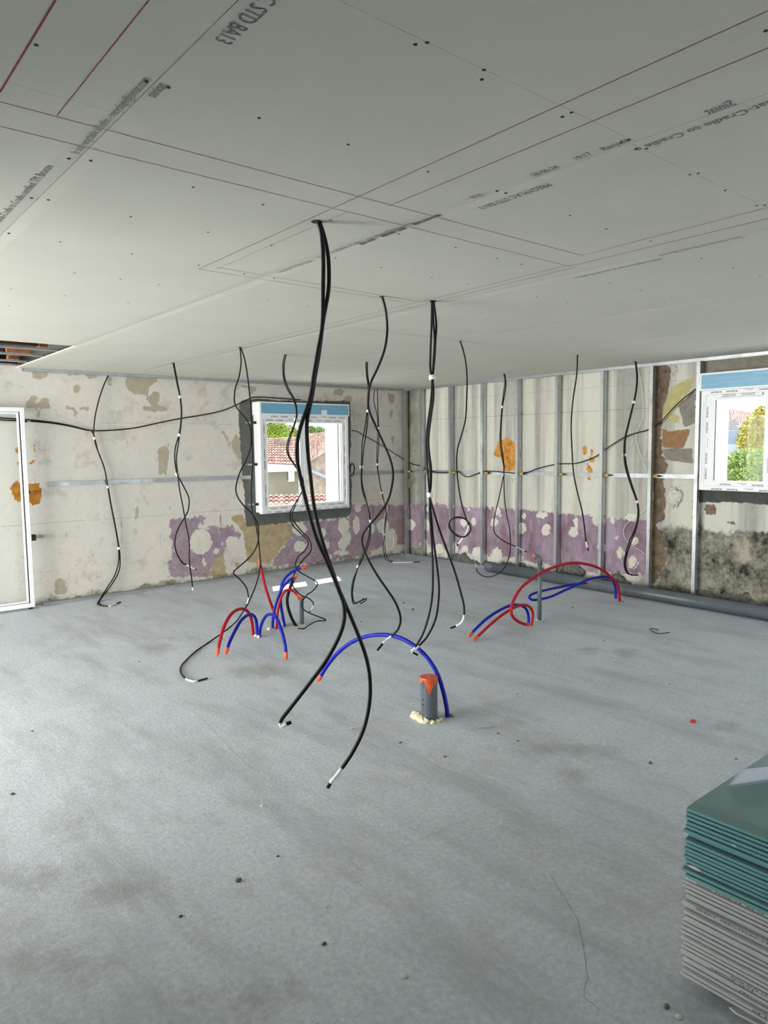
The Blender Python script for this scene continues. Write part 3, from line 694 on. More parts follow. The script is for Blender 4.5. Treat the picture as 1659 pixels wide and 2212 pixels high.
# ------------------------------------------------------------------ windows
def frame_ring(mb, T, u0, u1, z0, z1, wd, d0, d1, mi=0):
    """rectangular frame with mitred corners"""
    wl, wr, wb, wt = wd if isinstance(wd, tuple) else (wd,)*4
    O = [(u0, z0), (u1, z0), (u1, z1), (u0, z1)]; I = [(u0+wl, z0+wb), (u1-wr, z0+wb), (u1-wr, z1-wt), (u0+wl, z1-wt)]
    ch = min(.004, wl*.2)
    Oc = [(u0+ch, z0+ch), (u1-ch, z0+ch), (u1-ch, z1-ch), (u0+ch, z1-ch)]; Ic = [(u0+wl-ch, z0+wb-ch), (u1-wr+ch, z0+wb-ch), (u1-wr+ch, z1-wt+ch), (u0+wl-ch, z1-wt+ch)]
    v = [T(*p, d0+ch) for p in O]+[T(*p, d0) for p in Oc]+[T(*p, d0) for p in Ic]+[T(*p, d0+ch) for p in I]+[T(*p, d1) for p in I]+[T(*p, d1) for p in O]
    f = []
    for r_ in range(6):
        for k in range(4):
            a, b = r_*4, ((r_+1) % 6)*4
            f.append((a+k, a+(k+1) % 4, b+(k+1) % 4, b+k))
    mb.add(v, f, mi)
def box3(mb, T, a, b, mi=0):
    mb.box(T(*a), T(*b), mi)
def logo_text(mb, T, u, z, L, ang, d, hand=1):
    """maker's print: ring mark and lettering, L long, turned by ang"""
    du = (math.cos(ang), math.sin(ang)); uu = (-math.sin(ang)*hand, math.cos(ang)*hand); r = L*.075
    v = []; f = []
    for k in range(11):
        a = math.pi*.2+k/10*math.pi*1.7
        for rr in (r, r*.55):
            q = (r+rr*math.cos(a), r+rr*math.sin(a)); v.append(T(u+du[0]*q[0]+uu[0]*q[1], z+du[1]*q[0]+uu[1]*q[1], d))
        if k: f.append((2*k-2, 2*k, 2*k+1, 2*k-1))
    mb.add(v, f)
    for q0, q1 in (((r*.9, r*.7), (r*1.9, r*1.25)),):
        mb.add([T(u+du[0]*a+uu[0]*b, z+du[1]*a+uu[1]*b, d) for a, b in ((q0[0], q0[1]), (q1[0], q0[1]), (q1[0], q1[1]), (q0[0], q1[1]))], [(0, 1, 2, 3)])
    s0 = r*2.5
    P0 = T(u+du[0]*s0, z+du[1]*s0, d); P1 = T(u+du[0]*L, z+du[1]*L, d)
    up = Vector(T(uu[0], uu[1], 0))-Vector(T(0, 0, 0))
    vv, ff = text_mb('GEALAN', P0, P1, up, None, .02); mb.add(vv, ff)
def dash(mb, T, u, z, L, ang, d, wd=.0026):
    du = (math.cos(ang)*L, math.sin(ang)*L); uu = (-math.sin(ang)*wd, math.cos(ang)*wd)
    mb.add([T(u, z, d), T(u+du[0], z+du[1], d), T(u+du[0]+uu[0], z+du[1]+uu[1], d), T(u+uu[0], z+uu[1], d)], [(0, 1, 2, 3)])
def print_row(mb, T, u, z, length, ang, d, sz=.105, mirror=False):
    s_ = 0.01; k = 0; c, sn = math.cos(ang), math.sin(ang)
    while s_ < length-sz:
        if k % 3 == 2: dash(mb, T, u+c*s_, z+sn*s_+.004, sz*.9, ang, d); dash(mb, T, u+c*(s_+sz*.1), z+sn*(s_+sz*.1)-.004, sz*.5, ang, d)
        else: logo_text(mb, T, u+c*s_, z+sn*s_, sz, ang, d, -1 if mirror else 1)
        s_ += sz*1.45; k += 1
def make_window(name, T, u0, u1, z0, z1, zb, zt, panes, blue, depth, brackets_u, flip, latch):
    r_ = bpy.data.objects.new(name, None); COL.objects.link(r_); r_.location = T((u0+u1)/2, z0, 0); struct(r_); r_.empty_display_size = .1
    mb = MB(); frame_ring(mb, T, u0, u1, z0, z1, .05, 0, .07)
    for a, b in zip(panes, panes[1:]):
        box3(mb, T, (a[1]+.045, z0+.05, .012), (b[0]-.045, z1-.05, .07))
    mb.build('outer_frame', M['upvc'], r_)
    mb = MB(); frame_ring(mb, T, u0+.012, u1-.012, z0+.012, z1+.0, .03, .07, depth-.002); mb.build('depth_lining', M['upvc'], r_)
    for a, b in panes:
        sl = u0+.046 if a == panes[0][0] else a-.052; sr = u1-.046 if b == panes[-1][1] else b+.052
        mb = MB(); frame_ring(mb, T, sl, sr, z0+.046, z1-.046, (a-sl, sr-b, .052, .052), .006, .055)
        s_ = mb.build('sash', M['upvc'], r_)
        zz0, zz1 = z0+.098, z1-.098
        mb = MB(); box3(mb, T, (a-.004, zz0-.004, .028), (b+.004, zz1+.004, .034)); mb.build('pane', M['glass'], s_)
        mb = MB(); g = .006
        for (p, q) in (((a, zz0), (a+g, zz1)), ((b-g, zz0), (b, zz1))): box3(mb, T, (p[0], p[1], .024), (q[0], q[1], .028))
        mb.build('gasket', M['rubber'], s_)
    # roller shutter box with its blue film
    mb = MB(); box3(mb, T, (u0-.004, zb, -.012), (u1+.012, zt, depth-.003)); sb = mb.build('shutter_box', M['upvc'], r_, bevel=.003)
    mb = MB(); box3(mb, T, (u0+.02, zb+.016, -.0135), (u1-.004, zt-.018, -.0125)); fm = mb.build('protective_film', M['film'], sb); fm['label'] = 'sky blue protective film'
    # lettering on the frame film
    mb = MB(); up = math.pi
    print_row(mb, T, (u1-.02) if not flip else (u0+.02), z0+.022, abs(u1-u0)-.04, math.pi if not flip else 0, -.0008, mirror=flip)
    print_row(mb, T, (u1-.09) if not flip else (u0+.09), z0+.070, abs(u1-u0)-.16, math.pi if not flip else 0, .0052, mirror=flip)
    print_row(mb, T, (u1-.05) if not flip else (u0+.05), z1-.014, abs(u1-u0)-.08, math.pi if not flip else 0, -.0008, mirror=flip)
    print_row(mb, T, (u1-.12) if not flip else (u0+.12), z1-.060, abs(u1-u0)-.2, math.pi if not flip else 0, .0052, mirror=flip)
    lu = u0 if not flip else u1; sg = 1 if not flip else -1
    print_row(mb, T, lu+sg*.072, z0+.10, z1-z0-.2, math.pi/2, .0052, mirror=flip)
    ru = u1 if not flip else u0
    print_row(mb, T, ru-sg*.060, z0+.14, z1-z0-.2, math.pi/2, .0052, mirror=flip)
    dash(mb, T, lu+sg*.028, z0+.08, z1-z0-.2, math.pi/2, -.0008, .0012); dash(mb, T, ru-sg*.02, z0+.1, z1-z0-.3, math.pi/2, -.0008, .0012)
    mb.build('maker_print', M['ink'], r_)
    for zz in brackets_u:
        mb = MB(); box3(mb, T, (u0-.03, zz-.016, .10), (u0+.013, zz+.016, .13)); b_ = mb.build('bracket', M['rubber'], r_)
        mb = MB(); box3(mb, T, (u0-.115, zz-.012, .125), (u0-.028, zz+.012, .129)); box3(mb, T, (u0-.115, zz-.012, .129), (u0-.111, zz+.012, depth)); mb.build('metal_strap', M['galv'], b_)
    if latch: latch(r_, T)
    return r_
DW1 = YW-8.039
def T1(u, z, d): return (u, 8.039+d, z)
def latch1(r_, T):
    mb = MB(); box3(mb, T, (5.60, 2.085, -.0150), (5.69, 2.145, -.0138)); mb.build('sticker', M['paper'], r_)
make_window('window_1', T1, 4.66, 6.055, .808, 2.068, 2.068, 2.232, [(4.765, 5.258), (5.366, 5.948)], True, DW1-.002, (1.97, 1.44, .93), False, latch1)
def T2(u, z, d): return (7.062+d, u, z)
def latch2(r_, T):
    mb = MB(); box3(mb, T, (3.39, 2.085, -.02), (2.96, 2.115, .0)); box3(mb, T, (3.36, 2.075, -.028), (2.99, 2.08, -.016))
    vg = mb.build('vent_grille', M['upvc'], r_, bevel=.004)
    mb = MB(); box3(mb, T, (3.33, 2.106, -.0215), (3.20, 2.110, -.0195)); box3(mb, T, (3.15, 2.106, -.0215), (3.02, 2.110, -.0195)); box3(mb, T, (3.33, 2.092, -.0215), (3.20, 2.096, -.0195)); box3(mb, T, (3.15, 2.092, -.0215), (3.02, 2.096, -.0195)); mb.build('vent_slot', M['rubber'], vg)
    mb = MB(); box3(mb, T, (2.905, 1.36, -.012), (2.875, 1.52, .0)); box3(mb, T, (2.90, 1.47, -.045), (2.88, 1.50, -.012)); box3(mb, T, (2.90, 1.36, -.05), (2.88, 1.49, -.038)); mb.build('handle', M['upvc'], r_, bevel=.004)
    # delivery label stuck on the glass
    p = on_x(1573.5, 907, 7.062+.0265); q = on_x(1596.5, 931, 7.062+.0265)
    mb = MB(); mb.box((p.x-.0008, q.y, q.z), (p.x, p.y, p.z)); lb = mb.build('glass_label', M['paper'], r_)
    mb = MB()
    for k in range(6):
        zz = p.z-.012-k*.016; mb.box((p.x-.0014, p.y-.012-(.06+.02*(k % 3)), zz-.003), (p.x-.0009, p.y-.012, zz))
    mb.build('label_print', M['ink'], lb)
    mb = MB()
    for px, py in ((1646, 885.5), (1641, 1024)):
        c = on_x(px, py, 7.062+.0265); mb.box((c.x-.003, c.y-.007, c.z-.007), (c.x, c.y+.007, c.z+.007))
    mb.build('corner_pad', M['rubber'], r_)
make_window('window_2', T2, 2.22, 3.548, 1.178, 2.16, 2.16, 2.332, [(2.325, 2.81), (2.94, 3.412)], True, XW-7.062-.002, (), True, latch2)

# glazed door frame in front of the far wall at the left
dr = bpy.data.objects.new('door_1', None); COL.objects.link(dr); dr.location = (1.3, 8.05, 0); struct(dr)
def T3(u, z, d): return (u, 8.055+d, z)
mb = MB(); frame_ring(mb, T3, .30, 1.938, .022, 2.09, .046, 0, .06); mb.build('outer_frame', M['upvc'], dr)
mb = MB(); frame_ring(mb, T3, .352, 1.886, .074, 2.038, .016, .012, .05); sh = mb.build('sash', M['upvc'], dr)
mb = MB()
box3(mb, T3, (1.884, .06, .003), (1.893, 2.05, .02)); mb.build('gasket', M['rubber'], dr)
mb = MB(); box3(mb, T3, (.366, .088, .028), (1.872, 2.024, .034)); mb.build('pane', M['glass'], sh)
mb = MB()
for q in (-1, ): mb.box((1.1, 8.075, .0), (1.14, 8.105, .022)); mb.box((1.88, 8.075, 0), (1.92, 8.105, .022)); mb.box((.36, 8.075, 0), (.4, 8.105, .022))
mb.build('packer', M['rubber'], dr)
for zz, sc in ((1.955, .5), (1.22, .4), (.745, 1.0)):
    mb = MB(); mb.box((1.938, 8.08, zz-.03*sc), (1.938+.05*sc, 8.16, zz+.03*sc)); b_ = mb.build('bracket', M['rubber'], dr)
    mb = MB(); mb.tube([(1.95, 8.13, zz), (1.95+.12*sc, 8.13, zz)], .013*sc, 8); mb.tube([(1.95+.085*sc, 8.13, zz), (1.95+.105*sc, 8.13, zz)], .018*sc, 8); mb.box((1.95+.05*sc, 8.135, zz-.016*sc), (1.95+.11*sc, YW-.001, zz+.016*sc)); mb.build('metal_fixing', M['galv'], b_)

# ------------------------------------------------------------------ sleeved pipes rising from the floor
def lump(mb, c, r, seed, mi=0, sx=1, sy=1, sz=1, amp=.35, n=12):
    rr = random.Random(seed); v = []; f = []
    ph = [(rr.uniform(0, 6.28), rr.uniform(0, 6.28), rr.choice((2, 3, 4, 5))) for _ in range(5)]
    for i in range(n+1):
        th = math.pi*i/n
        for j in range(n*2):
            p = 2*math.pi*j/(n*2)
            k = 1+amp*sum(math.sin(q*p+a)*math.sin(q*th+b) for a, b, q in ph)/3
            v.append((c[0]+r*sx*k*math.sin(th)*math.cos(p), c[1]+r*sy*k*math.sin(th)*math.sin(p), c[2]+r*sz*k*math.cos(th)))
    m = n*2
    for i in range(n):
        for j in range(m): f.append((i*m+j, i*m+(j+1) % m, (i+1)*m+(j+1) % m, (i+1)*m+j))
    mb.add(v, f, mi)
def tape_end(p, d, r, parent, seed):
    """crumpled orange tape wrapped over a pipe end"""
    d = d.normalized(); n = 8; pts = [p-d*r*2.6+d*(r*4.6*k/n) for k in range(n+1)]
    rr = random.Random(seed); rad = [r*1.12, r*1.2, r*1.16, r*1.2, r*1.17, r*1.12, r*.85, r*.95*rr.uniform(.7, 1), r*.4]
    pts = [q+Vector((rr.uniform(-1, 1), rr.uniform(-1, 1), rr.uniform(-1, 1)))*r*.09*(k/n) for k, q in enumerate(pts)]
    mb = MB(); mb.tube(pts, r, 9, rad=rad); return mb.build('tape_end', M['orange'], parent, smooth=False)
def pipe(px, color, label, n=None, a=None, r=.0125, ends=(1,), push=None, cat='pipe', name='sleeved_pipe', mat=None, seed=1, floor_ends=None, group='sleeved water pipes'):
    fe = floor_ends if floor_ends is not None else []
    pts = []
    for i, p in enumerate(px):
        k = push(i/(len(px)-1)) if push else 0
        q = on_plane(p[0], p[1], n, a, k)
        q.z = max(q.z, r*1.0)
        pts.append(q)
    if 0 in fe: pts[0] = Vector((pts[0].x, pts[0].y, -.01))
    path = smooth_path(pts, 6)
    t = thing(name, label, cat, (pts[0].x, pts[0].y, 0), group)
    mb = MB(); mb.tube(path, r, 12); mb.build('sheath', mat or M[color], t, smooth=True)
    if 1 in ends: tape_end(path[-1], path[-1]-path[-3], r, t, seed)
    return t, path
def vplane(p, q):
    d = (q-p); n = Vector((-d.y, d.x, 0)).normalized(); return n, p
def facing(p): return Vector((p.x, p.y, 0)).normalized(), p
def foam_ring(cx, cy, r, seed, parent, k=7, hs=.4):
    mb = MB(); rr = random.Random(seed)
    for i in range(k):
        a = 2*math.pi*i/k+rr.uniform(-.3, .3); q = r*rr.uniform(.95, 1.25); s_ = rr.uniform(.35, .6)*r*.7
        lump(mb, (cx+q*math.cos(a), cy+q*math.sin(a), s_*.25), s_, seed*17+i, sz=hs*1.2, n=8)
    return mb.build('foam_collar', M['foam'], parent, smooth=True)

# near blue arc
a0, a1 = on_z(967, 1549), on_z(686, 1476)
n, a = vplane(a0, a1)
pipe([(967,1552),(965,1530),(959,1500),(949,1466),(934,1436),(912,1409),(883,1387),(855,1375),(825,1371),(790,1375),(757,1389),(728,1412),(705,1441),(690,1466)], 'blue', 'large blue sleeved pipe arching over beside the thick grey pipe stub', n, a, .0135, seed=3, floor_ends=[0])
mb = MB(); c = on_z(968, 1548); lump(mb, (c.x+.015, c.y+.01, -.012), .05, 5, sz=.32, n=10); tag(mb.build('mortar_patch', M['mortar'], smooth=True), 'rough grey mortar patch at the foot of the large blue arched pipe', 'mortar')
# left low arcs
n, a = vplane(on_z(547, 1371), on_z(468, 1426))
pipe([(547,1371),(545,1350),(541,1332),(534,1320),(522,1315),(507,1320),(494,1334),(483,1356),(475,1384),(470,1410)], 'red', 'low red arched pipe in the left group, outermost, end taped orange', n, a, .0135, seed=4, floor_ends=[0])
n, a = vplane(on_z(554, 1372), on_z(487, 1426))
pipe([(555,1373),(555,1355),(553,1339),(548,1330),(541,1327),(531,1331),(519,1343),(507,1364),(496,1387),(489,1408)], 'blue', 'low blue arched pipe beside the low red one, bending left', n, a, .0135, seed=5, floor_ends=[0])
n, a = vplane(on_z(561, 1376), on_z(618, 1427))
pipe([(560,1376),(563,1355),(569,1339),(577,1329),(585,1327),(594,1331),(602,1345),(610,1368),(616,1395),(618,1418)], 'blue', 'low blue arched pipe in the left group, bending right', n, a, .0135, seed=6, floor_ends=[0])
for (q, sd) in (((551, 1374), 3), ((557, 1377), 4)):
    c = on_z(*q); mb = MB(); lump(mb, (c.x, c.y-.01, .006), .014, sd, n=8); tag(mb.build('foam_dab', M['foam'], smooth=True), ['small cream foam dab between low red and blue pipe feet', 'small cream foam dab between the feet of the two low blue pipes'][sd-3], 'foam')
# left tall group
n, a = facing(on_z(590, 1356))
pipe([(588.5,1357),(589.5,1337),(594,1312),(601,1290),(609,1271),(618,1260),(627,1252),(634,1248)], 'blue', 'tall blue pipe curving up, ending just under the highest blue one', n, a, .013, seed=7, floor_ends=[0], ends=())
n, a = facing(on_z(616, 1353))
pipe([(615.5,1353),(611,1332),(607,1308),(606,1285),(608,1265),(615,1250),(626,1239),(640,1231),(658,1226)], 'blue', 'highest blue pipe of the left group, orange tip pointing right', n, a, .013, seed=8, floor_ends=[0])
n, a = facing(on_z(598, 1356))
pipe([(597,1356),(598.5,1335),(601,1314),(607,1291),(615,1278),(624,1274),(632,1276),(639,1282),(644,1291)], 'red', 'red pipe curving over to the small grey pipe in the left group', n, a+Vector((-.03, -.03, 0)), .012, seed=9, floor_ends=[0])
n, a = facing(on_z(607, 1354))
pipe([(606,1354),(598,1337),(589.5,1316),(580,1290),(571,1260),(565,1232),(561,1213)], 'red', 'tall straight red pipe leaning up and left', n, a+Vector((.03, .03, 0)), .013, seed=10, floor_ends=[0])
n, a = facing(on_z(641, 1352))
pipe([(641,1352),(631,1337),(622.5,1313),(620.5,1293),(625.5,1273),(631,1259),(638,1246)], 'black', 'thick black pipe with orange taped top in the left group', n, a, .014, seed=11, floor_ends=[0], mat=M['black'])
def stub(cx, cy, r, h, label, cap=True, prints=False, seed=1):
    t = thing('waste_pipe', label, 'pipe', (cx, cy, 0), 'grey waste pipe stubs')
    mb = MB(); n_ = 32
    mb.tube([(cx, cy, -.01), (cx, cy, h)], r, n_, cap=False); mb.tube([(cx, cy, h), (cx, cy, -.01)], r-.003, n_, cap=False)
    mb.build('pipe_wall', M['pvc'], t, smooth=True)
    if cap:
        rr = random.Random(seed); v = []; f = []; N_ = 40
        view = math.atan2(-cy, -cx)
        for j in range(N_):
            an = 2*math.pi*j/N_; rel = math.atan2(math.sin(an-view-.05), math.cos(an-view-.05))
            hang = r*(.55+.25*math.sin(3*an+1)+.12*math.sin(7*an)); hang += max(0, 1-abs(rel)/.5)*r*1.25 if r > .03 else r*.6*max(0, 1-abs(rel))
            v += [(cx+r*1.03*math.cos(an), cy+r*1.03*math.sin(an), h+.002), (cx+r*1.05*math.cos(an), cy+r*1.05*math.sin(an), h-.3*hang), (cx+r*(1.06+.03*math.sin(5*an))*math.cos(an), cy+r*(1.06+.03*math.sin(5*an))*math.sin(an), h-hang)]
            k = (j+1) % N_; f += [(3*j, 3*k, 3*k+1, 3*j+1), (3*j+1, 3*k+1, 3*k+2, 3*j+2)]
        v.append((cx, cy, h+.001)); f += [(3*j, len(v)-1, 3*((j+1) % N_)) for j in range(N_)]
        mb = MB(); mb.add(v, f); mb.build('tape_cap', M['orange'], t)
    if prints:
        mb = MB(); view = math.atan2(-cy, -cx)-.75; R_ = r+.0006
        for zc, hh, ww in [(.10+.0*k, 0, 0) for k in range(0)]+[(.235, .018, .002), (.215, .010, .003), (.195, .008, .002), (.170, .010, .002), (.138, .013, .006), (.122, .007, .002), (.105, .013, .006), (.085, .012, .003), (.065, .014, .002), (.045, .010, .004), (.028, .010, .002)]:
            zc = zc*h/.27
            da = ww/R_; mb.add([(cx+R_*math.cos(view+s1*da), cy+R_*math.sin(view+s1*da), zc+s2*hh/2) for s1, s2 in ((-1,-1),(1,-1),(1,1),(-1,1))], [(0,1,2,3)])
        mb.build('pipe_print', M['ink'], t)
    return t
c = on_z(927, 1553)
t = stub(c.x, c.y, .0515, .262, 'thick grey waste pipe stub capped with orange tape in the middle of the floor', prints=True)
mb = MB()
for k, (dx, dy, s_) in enumerate(((-.075,.035,.032),(-.062,.005,.034),(-.085,.012,.024),(-.045,-.035,.030),(-.02,-.058,.026),(.02,-.066,.018),(.05,-.05,.014),(.068,-.02,.013),(-.055,.05,.022),(.07,.01,.010),(-.10,.03,.016),(-.035,-.052,.024))):
    v_ = Vector((c.x, c.y, 0)).normalized(); rt = Vector((v_.y, -v_.x, 0)); q = c+rt*dx+v_*dy
    lump(mb, (q.x, q.y, s_*.3), s_, 40+k, sz=.75, n=9)
mb.build('foam_collar', M['foam'], t, smooth=True)
c = on_z(652.5, 1349)
t = stub(c.x, c.y, .0195, .272, 'thin straight grey pipe stub taped orange on top, left pipe group', seed=3)
foam_ring(c.x, c.y, .024, 4, t, 9, .5)
for k, q in enumerate(((582, 1360), (611, 1351), (628, 1350))):
    cc = on_z(*q); mb = MB(); lump(mb, (cc.x, cc.y, .006), .022 if k != 1 else .032, 60+k, sz=.6 if k != 1 else 1, n=9)
    tag(mb.build('foam_dab', M['foam'], smooth=True), ['pale foam dab on the floor left of the tall pipe feet', 'pale foam dab standing between red and blue tall pipe feet', 'pale foam dab beside the foot of the black pipe'][k], 'foam')
# right group
n, a = vplane(on_z(1142, 1347), on_z(1009, 1383))
pipe([(1142,1347),(1141,1328),(1135,1314),(1122,1307),(1106,1307),(1081.5,1317),(1054,1334.5),(1031,1355),(1015,1372)], 'blue', 'blue arched pipe lying over beside the red one, right pipe group', n, a, .0125, seed=12, floor_ends=[0])
n, a = vplane(on_z(1148, 1351), on_z(1019, 1388))
pipe([(1147.5,1350),(1151,1328),(1146,1313),(1132,1306.5),(1112,1312),(1086.6,1327),(1058.7,1349.7),(1038,1369),(1026,1380)], 'red', 'red arched pipe in front of the blue one, right pipe group', n, a, .0125, seed=13, floor_ends=[0])
n, a = vplane(on_z(1339, 1299), on_z(1150, 1352))
pipe([(1339,1300),(1334.7,1266),(1319.5,1246),(1294,1227.5),(1263.8,1218),(1233.4,1216),(1203,1223),(1175,1234.6),(1152.4,1248.5),(1127,1268.7),(1112,1291.5),(1104.5,1312),(1106,1329),(1117,1341),(1131,1347.5),(1142,1349.5)], 'red', 'big red pipe loop arching from the long grey pipe to the floor', n, a, .0135, seed=14, floor_ends=[0], push=lambda u: -.010*u)
a = on_z(1330, 1300)+Vector((0, .08, 0))
n = Vector((0, 1, 0))
pipe([(1330,1300),(1329.6,1271),(1324,1254),(1312,1246.5),(1294,1246.5),(1271,1251.5),(1246,1263.7),(1218,1276),(1193,1287.7),(1170,1294),(1153,1296),(1144,1292.5),(1147,1285),(1162.5,1279),(1187.8,1272.5),(1213,1267.5),(1238.5,1262.4),(1258,1260.5),(1268,1259)], 'blue', 'blue pipe bent into a hairpin in front of the long grey pipe', n, a, .0125, seed=15, floor_ends=[0], push=lambda u: .035*max(0, u-.55)/.45+.002)
# standing drain with elbow
c = on_z(1165, 1339)
t = thing('waste_pipe', 'slim standing grey pipe with a bent top, right pipe group', 'pipe', (c.x, c.y, 0), 'grey waste pipe stubs')
mb = MB(); mb.tube([(c.x, c.y, -.01), (c.x, c.y, .54)], .020, 20); mb.build('pipe_wall', M['pvc'], t, smooth=True)
rt = Vector((math.sin(math.atan2(c.y, c.x)), -math.cos(math.atan2(c.y, c.x)), 0))
mb = MB(); el = [Vector((c.x, c.y, .525)), Vector((c.x, c.y, .575)), Vector((c.x, c.y, .59))-rt*.006, Vector((c.x, c.y, .605))-rt*.018, Vector((c.x, c.y, .61))-rt*.035, Vector((c.x, c.y, .61))-rt*.05]
mb.tube(el, .023, 20, rad=[.0235, .0235, .022, .021, .021, .021]); mb.build('elbow', M['pvc'], t, smooth=True)
mb = MB(); lump(mb, tuple(Vector((c.x, c.y, .61))-rt*.052), .021, 71, sx=.6, n=8, amp=.4); mb.build('tape_cap', M['orange'], t)
foam_ring(c.x, c.y, .028, 9, t, 8, .35)
# long drain pipe along the studs
P0, P1 = Vector((7.04, 6.36, .0665)), Vector((6.90, 2.2, .0665)); d = (P1-P0).normalized()
t = thing('drain_pipe', 'long thick grey drain pipe lying on the floor along the studs', 'pipe', (P0.x, P0.y, 0))
mb = MB(); mb.tube([P0+d*.10, P1], .0625, 32); mb.build('pipe_wall', M['pvc'], t, smooth=True)
mb = MB(); mb.tube([P0, P0+d*.004, P0+d*.02, P0+d*.024, P0+d*.125, P0+d*.135], .067, 32, cap=False, rad=[.064, .067, .067, .0665, .0665, .063]); mb.tube([P0+d*.14, P0], .060, 32, cap=False); mb.build('socket', M['pvc'], t, smooth=True)

# ------------------------------------------------------------------ hanging cables
def cable_set(label, anchor, strands, tapes=(), r=.0075, plane=None, sep=.0028, group='black cables hanging from the ceiling', name='cable_bundle', wob=.004, cat='cable', grommet=True, fl=True, lean=0.0):
    if plane: n, a = plane
    else:
        a = on_z(anchor[0], anchor[1], H); n = Vector((a.x, a.y, 0)).normalized()
    t = thing(name, label, cat, (a.x, a.y, a.z), group)
    paths = []
    for k, st in enumerate(strands):
        off = (k-(len(strands)-1)/2)*sep
        def P(p, i):
            w_ = wob*math.sin(i*.8+k*1.3) if 0 < i else 0
            q = on_plane(p[0], p[1], n, a, off+w_+lean*max(0, p[1]-1150)/190)
            if q.z < r+.001 and fl: q = on_z(p[0], p[1], r+.001)
            return q
        main = [P(p, i) for i, p in enumerate(st['pts'])]
        if not plane and main[0].z > H-.08: main[0].z = H+.012
        tail = [P(p, len(main)+i) for i, p in enumerate(st.get('tail', []))]
        allp = main+tail
        path = smooth_path(allp, 5); cut = (len(main)-1)*5+1
        mb = MB(); mb.tube(path[:cut+1], r, 8); mb.build('strand', M['black'], t, smooth=True)
        paths.append(path[:cut])
        if tail:
            cut2 = (len(main)+max(0, len(tail)-2))*5+1 if len(tail) > 1 else len(path)
            mb = MB(); mb.tube(path[cut-1:cut2+1], r*1.06, 8); mb.build('label_tape', M['tape_white'], t, smooth=True)
            if len(tail) > 1 and not st.get('nw'):
                mb = MB(); mb.tube(path[cut2-1:], r, 8); mb.build('cable_tip', M['black'], t, smooth=True)
    for py in tapes:
        pts = []
        for pa in paths:
            best = min(pa, key=lambda q: abs(projy(q)-py))
            if abs(projy(best)-py) < 12: pts.append((best, pa))
        if not pts: continue
        c = sum((p for p, _ in pts), Vector())/len(pts); pa = pts[0][1]; i = pa.index(pts[0][0])
        dd = (pa[min(i+1, len(pa)-1)]-pa[max(i-1, 0)]).normalized(); sp_ = max((p-c).length for p, _ in pts)
        L_ = .014
        mb = MB(); mb.tube([c-dd*L_, c+dd*L_], min(sp_, .014)+r*1.15, 10); mb.build('tape_band', M['tape_white'], t, smooth=True)
    if grommet and not plane:
        mb = MB(); mb.tube([(a.x, a.y, H-.0005), (a.x, a.y, H-.003)], r*(1.2+len(strands)*.7), 14); mb.build('ceiling_hole', M['dark_hole'], t)
    return t, paths
def projy(q):
    v_ = Vector(q)-Vector((0, 0, CAMZ)); return 1106-FPX*v_.dot(UV)/v_.dot(FW)
S = lambda pts, tail=(), **k: dict(pts=pts, tail=list(tail), **k)
low = [(722,1250)]
cable_set('thick pair of black cables hanging nearest the camera, from the middle ceiling hole', (684,478), [
    S([(683,476),(692.6,496),(696.6,525.5),(698.5,565),(698,618),(696.6,700),(687,758),(678,810),(672,850),(664,879),(650,920),(642.3,955),(641.5,989),(646.6,1021),(655.3,1059),(667,1105),(684,1163),(704.5,1209),(722,1250),(735,1283),(743,1308),(742.7,1343),(730,1381),(703,1429.5),(665,1481),(627,1530),(610.5,1551),(605.5,1562)], [(609,1569),(618,1564.6),(628.8,1560)]),
    S([(688,476),(700.6,512),(708.5,552),(710.7,592),(709,631.6),(702,671),(697,700),(690,758),(681,810),(675,850),(669,880),(664,905),(663,937),(666,989),(671,1033),(677,1085),(687,1134),(701.6,1186),(724,1250),(733,1275),(746,1305),(762,1342.7),(778.5,1383.4),(792,1424),(799,1465),(798.5,1515),(786.5,1572.4),(763,1623),(739,1659)], [(728,1674),(716,1688),(708,1701)])],
    r=.0078, sep=.006, wob=.003)
cable_set('single black cable in wide waves, hanging beside the nearest pair', (824,640), [
    S([(824,640),(832,664),(836,695),(836,723),(830,758),(815.7,795.5),(801,827),(795.5,856),(797,885),(810,917),(827,954.6),(841.8,989),(849,1021),(846,1053),(836,1085),(815.7,1113.7),(795.5,1137),(784,1154),(782.5,1174.5),(792.6,1203.4),(815.7,1244),(841.8,1281.5),(857,1307),(865.4,1336),(860,1359),(845.6,1374)], [(837,1381),(829,1388),(815,1405)])], r=.0068, wob=.008)
cable_set('three black cables taped together, hanging right of the single wavy one', (935,650), [
    S([(933,651),(932.3,700),(930,758),(929.4,795.5),(933,815.7),(933,839),(930,873.6),(924,917),(921,960),(922.8,1003.8),(928,1072),(928,1105),(930.9,1148.4),(933.8,1191.8),(935,1235),(934.3,1278.6),(929,1318),(915,1365.7),(897,1398)], [(890,1405),(881,1409)], nw=1),
    S([(936,651),(942.4,700),(940.7,734.7),(938.7,772),(935,815.7),(936.6,856),(931.4,896.7),(925.7,946),(927,977.7),(931.4,1012.4),(930.9,1047),(928.5,1073),(931.4,1110.8),(935.8,1162.9),(943,1215),(948.2,1264),(946.5,1305),(940,1340),(923.6,1374),(905,1395)], [(895,1404),(890,1408),(902.5,1415)]),
    S([(934,651),(935.8,690),(939,734),(937,772),(934,815.7),(934,856),(928,896.7),(923,946),(925,977.7),(929,1012.4),(930,1047),(929,1073),(937,1105),(951.7,1151),(969,1197.6),(983.5,1238),(995,1278.6),(1002,1307),(1002.5,1328)], [(998,1343),(988,1351),(973,1357)])],
    tapes=(816, 1068), r=.0064, sep=.004, wob=.002)
